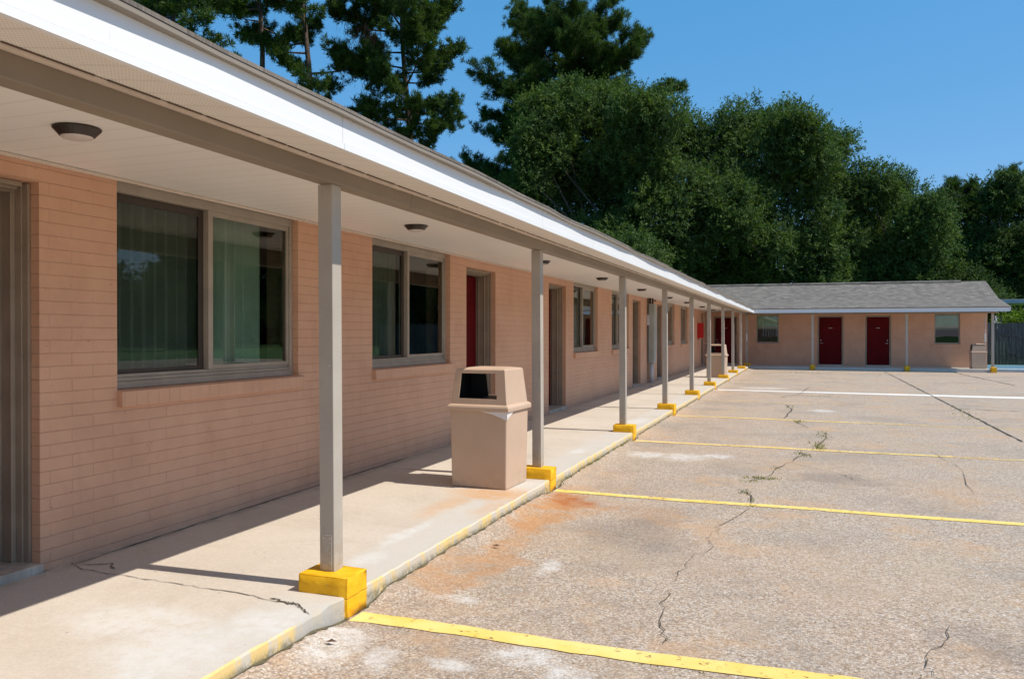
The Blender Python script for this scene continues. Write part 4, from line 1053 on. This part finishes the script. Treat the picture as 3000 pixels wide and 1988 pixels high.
def pine(base, H, z0, prof, seed, label, group, trunk_r=.26, nb=52, lean=(0,0), tufts=36, needles=34, nlen=.29, dead=False, mat='pineleaf'):
    """prof: list of (height fraction 0..1 between z0 and H, branch length)"""
    rng = np.random.default_rng(seed); root = empty('pine_tree', base); tag(root, label, 'tree', group)
    def axis(z): t = z/H; return np.array([lean[0]*t + .25*math.sin(z*.35+seed), lean[1]*t + .2*math.cos(z*.3+seed), z])
    b = MB(); zs = np.linspace(-.1, H, 16)
    b.tube([tuple(axis(z)) for z in zs], [trunk_r*(1-.93*max(0,z)/H)+.01 for z in zs], 10)
    b.build('trunk', M['pinebark'], root, smooth=True)
    br = MB(); TC, TD = [], []
    fx, fy = [p[0] for p in prof], [p[1] for p in prof]
    for i in range(nb):
        f = ((i+rng.uniform(0,.9))/nb); z = z0 + (H-z0)*f*.985; az = i*2.4+rng.normal()*.5
        L = np.interp(f, fx, fy)*rng.uniform(.6,1.15); p0 = axis(z); el = rng.uniform(-.15,.3)+.45*f
        d = np.array([math.cos(az)*math.cos(el), math.sin(az)*math.cos(el), math.sin(el)]); sag = -.10*L*(1-f)
        p1 = p0+d*L*.5+np.array([0,0,sag]); p2 = p0+d*L+np.array([0,0,sag*.4+.12*L])
        br.tube([tuple(p0),tuple(p1),tuple(p2)],[.025+.014*L,.018+.006*L,.012],5)
        ns = max(3, int(L*2.6))
        for j in range(ns):
            s = .30+.70*(j+rng.uniform(0,1))/ns; q = (p0*(1-s)**2+2*p1*s*(1-s)*1.0+p2*s*s) if False else (p0+(p1-p0)*min(1,2*s) if s < .5 else p1+(p2-p1)*(2*s-1))
            sd = unit((d*.6+unit(np.cross(d,[0,0,1]))*rng.choice([-1,1])*rng.uniform(.3,1.)+np.array([0,0,rng.uniform(-.1,.55)]))[None])[0]
            sl = (.35+.32*L*(1-s)+.22*L*.5)*rng.uniform(.5,1.1); e = q+sd*sl
            br.tube([tuple(q),tuple(e)],[.014,.008],3,caps=False)
            nt = max(3, int(tufts*sl/2.6)+3)
            for _ in range(nt):
                w = rng.uniform(.25,1.05); TC.append(q+(e-q)*w+rng.normal(size=3)*.17); TD.append(sd*.5+np.array([0,0,.55])+rng.normal(size=3)*.35)
    br.build('branches', M['pinebark'], root)
    TC = np.array(TC); TD = unit(np.array(TD)); n = len(TC); k = np.repeat(np.arange(n), needles)
    A = unit(TD[k]*.75 + unit(rng.normal(size=(len(k),3)))*.95)
    V = leaves(TC[k]+TD[k]*rng.uniform(-.08,.1,size=(len(k),1)), A, nlen*rng.uniform(.7,1.15,size=len(k)), np.full(len(k), .034), rng)
    quads_obj('crown', V, M[mat], root)
    if dead:
        c = np.array([dead[0],dead[1],dead[2]])-np.array(base); m_ = 900; P = c+rng.normal(size=(m_,3))*np.array([.5,.5,.9])
        quads_obj('dead_branch', leaves(P, rng.normal(size=(m_,3))*.5+np.array([0,0,-1]), rng.uniform(.3,.7,size=m_), np.full(m_,.03), rng), M['dead'], root)
    return root
GP = 'tall pines behind the motel'
P0 = [(0,3.2),(.25,4.2),(.6,3.6),(.85,2.2),(1,.5)]
pine((-26.9,34.9,0), 27., 17.2, [(0,2.2),(.25,3.2),(.6,3.2),(1,.5)], 21, 'pine with bare straight trunk rising left of centre above the fascia', GP, .27, 40)
pine((-24.6,35.9,0), 26., 9.8, [(0,1.8),(.2,2.6),(.5,3.8),(.85,2.6),(1,.5)], 22, 'pine with dark trunk showing in the middle of the pine group', GP, .29, 40, tufts=28)
pine((-20.6,39.6,0), 25., 10., [(0,3.2),(.12,2.4),(.3,3.4),(.5,4.3),(.8,3.6),(1,.6)], 23, 'pine at the right side of the left pine group with drooping lower crown', GP, .28, 56, tufts=46, dead=(-22.6,38.6,17.3))
pine((-25.6,28.0,0), 24., 12., [(0,2.2),(.3,2.6),(.7,2.2),(1,.4)], 24, 'nearest pine low over the fascia at the top left', GP, .25, 46, tufts=32)
pine((-33.5,31.5,0), 25., 14., [(0,3.),(.3,3.2),(.7,2.8),(1,.4)], 26, 'pine at the far left just above the roof edge', GP, .26, 40)
pine((-17.0,58.6,0), 25.6, 10.5, [(0,7.6),(.2,7.4),(.33,7.4),(.52,7.2),(.68,6.8),(.82,5.2),(.93,3.2),(1,.8)], 27, 'tallest pine standing behind the largest oak', GP, .34, 84, tufts=34, needles=30, nlen=.38)
pine((13.4,88.,0), 15.6, 9.5, [(0,3.),(.5,3.),(1,1.6)], 28, 'distant pine top at the right edge, left of another', GP, .2, 30, tufts=22, nlen=.45)
pine((19.5,89.,0), 16.6, 9.5, [(0,4.),(.5,3.8),(1,2.)], 29, 'distant flat topped pine at the extreme right edge', GP, .22, 36, tufts=22, nlen=.45)

# trees across the lot, seen only mirrored in the window glass
GR = 'trees across the lot mirrored in the windows'
mt = broadleaf('oak_tree', (50.,52.,0), [(50.,52.,1.8,3.),(47.5,52.,2.2,2.6),(52.5,52.5,2.,2.8),(50.,52.,5.,3.6),(48.,53.,6.5,2.6),(52.,51.,7.,2.8),(50.,52.,9.,2.6)], 31, 3600, M['oakleaf2'], 'x', GR, leaf=(.4,.22), per=9, trunk_r=.3)
RT = [(50.,52.,.9,0.),(46.,60.,.5,2.),(50.,68.,.6,1.),(41.,70.,.6,4.),(44.,79.,1.25,3.),(38.,86.,1.0,4.),(44.,95.,1.4,.7),(37.,103.,1.2,5.),(42.,114.,1.5,1.7),(36.,124.,1.3,2.2),(58.,44.,.8,.2),(62.,54.,1.,2.7),(55.,36.,.8,1.2),(46.,140.,1.8,.3),(56.,72.,1.1,3.3),(66.,66.,.8,.5),(68.,80.,.85,1.9),(70.,94.,1.6,2.9),(62.,104.,1.6,4.1),(72.,112.,1.7,5.2),(58.,66.,.62,4.6),(60.,88.,1.5,.9)]
for i, (x, y, s_, rz) in enumerate(RT):
    o = mt if i == 0 else copy_tree(mt, (x, y, 0)); o.rotation_euler = (0,0,rz); o.scale = (s_,s_,s_)
    tag(o, 'green tree across the lot, seen only mirrored in the window glass', 'tree', GR)

# ------------------------------------------------------------------ light
el = math.atan2(2.423, 1.79); az = math.radians(90-2.2)      # azimuth measured from +Y towards +X
sd = Vector((math.sin(az)*math.cos(el), math.cos(az)*math.cos(el), math.sin(el)))
L = bpy.data.lights.new('sun', 'SUN'); L.energy = 4.5; L.angle = math.radians(.53); L.color = (1,.935,.83)
so = bpy.data.objects.new('sun', L); COL.objects.link(so); so.rotation_euler = sd.to_track_quat('Z','Y').to_euler(); so.location = (10,0,30)
w = bpy.data.worlds.new('World'); sc.world = w; w.use_nodes = True; nt = w.node_tree
bg = nt.nodes['Background']; sky = nt.nodes.new('ShaderNodeTexSky'); sky.sky_type = 'NISHITA'; sky.sun_disc = False
sky.sun_elevation = el; sky.sun_rotation = az; sky.air_density = 1.0; sky.dust_density = 0.; sky.ozone_density = 10.; sky.altitude = 0
mul = nt.nodes.new('ShaderNodeVectorMath'); mul.operation = 'MULTIPLY_ADD'   # white balance of the sky light
nt.links.new(sky.outputs[0], mul.inputs[0]); mul.inputs[1].default_value = (.75,.46,.34); mul.inputs[2].default_value = (0.,1.35,3.05)
nt.links.new(mul.outputs[0], bg.inputs[0]); bg.inputs[1].default_value = .145
# ------------------------------------------------------------------ camera
cam = bpy.data.cameras.new('camera'); co = bpy.data.objects.new('camera', cam); COL.objects.link(co)
yaw, pitch, roll = math.radians(20.04888), math.radians(-.43183), math.radians(.0575)
F_ = Vector((-math.sin(yaw)*math.cos(pitch), math.cos(yaw)*math.cos(pitch), math.sin(pitch))); R_ = Vector((math.cos(yaw), math.sin(yaw), 0)); U_ = R_.cross(F_)
Rr = R_*math.cos(roll) + U_*math.sin(roll); Ur = -R_*math.sin(roll) + U_*math.cos(roll)
co.matrix_world = Matrix(((Rr.x,Ur.x,-F_.x,0),(Rr.y,Ur.y,-F_.y,0),(Rr.z,Ur.z,-F_.z,1.5),(0,0,0,1)))
cam.sensor_width = 36; cam.lens = 36*2358.35/3000; cam.clip_end = 1500; cam.clip_start = .05
sc.camera = co
sc.view_settings.view_transform = 'Standard'; sc.view_settings.look = 'None'; sc.view_settings.exposure = .15; sc.view_settings.gamma = 1
sc.render.engine = 'CYCLES'; sc.cycles.max_bounces = 8; sc.cycles.transparent_max_bounces = 12; sc.cycles.diffuse_bounces = 5
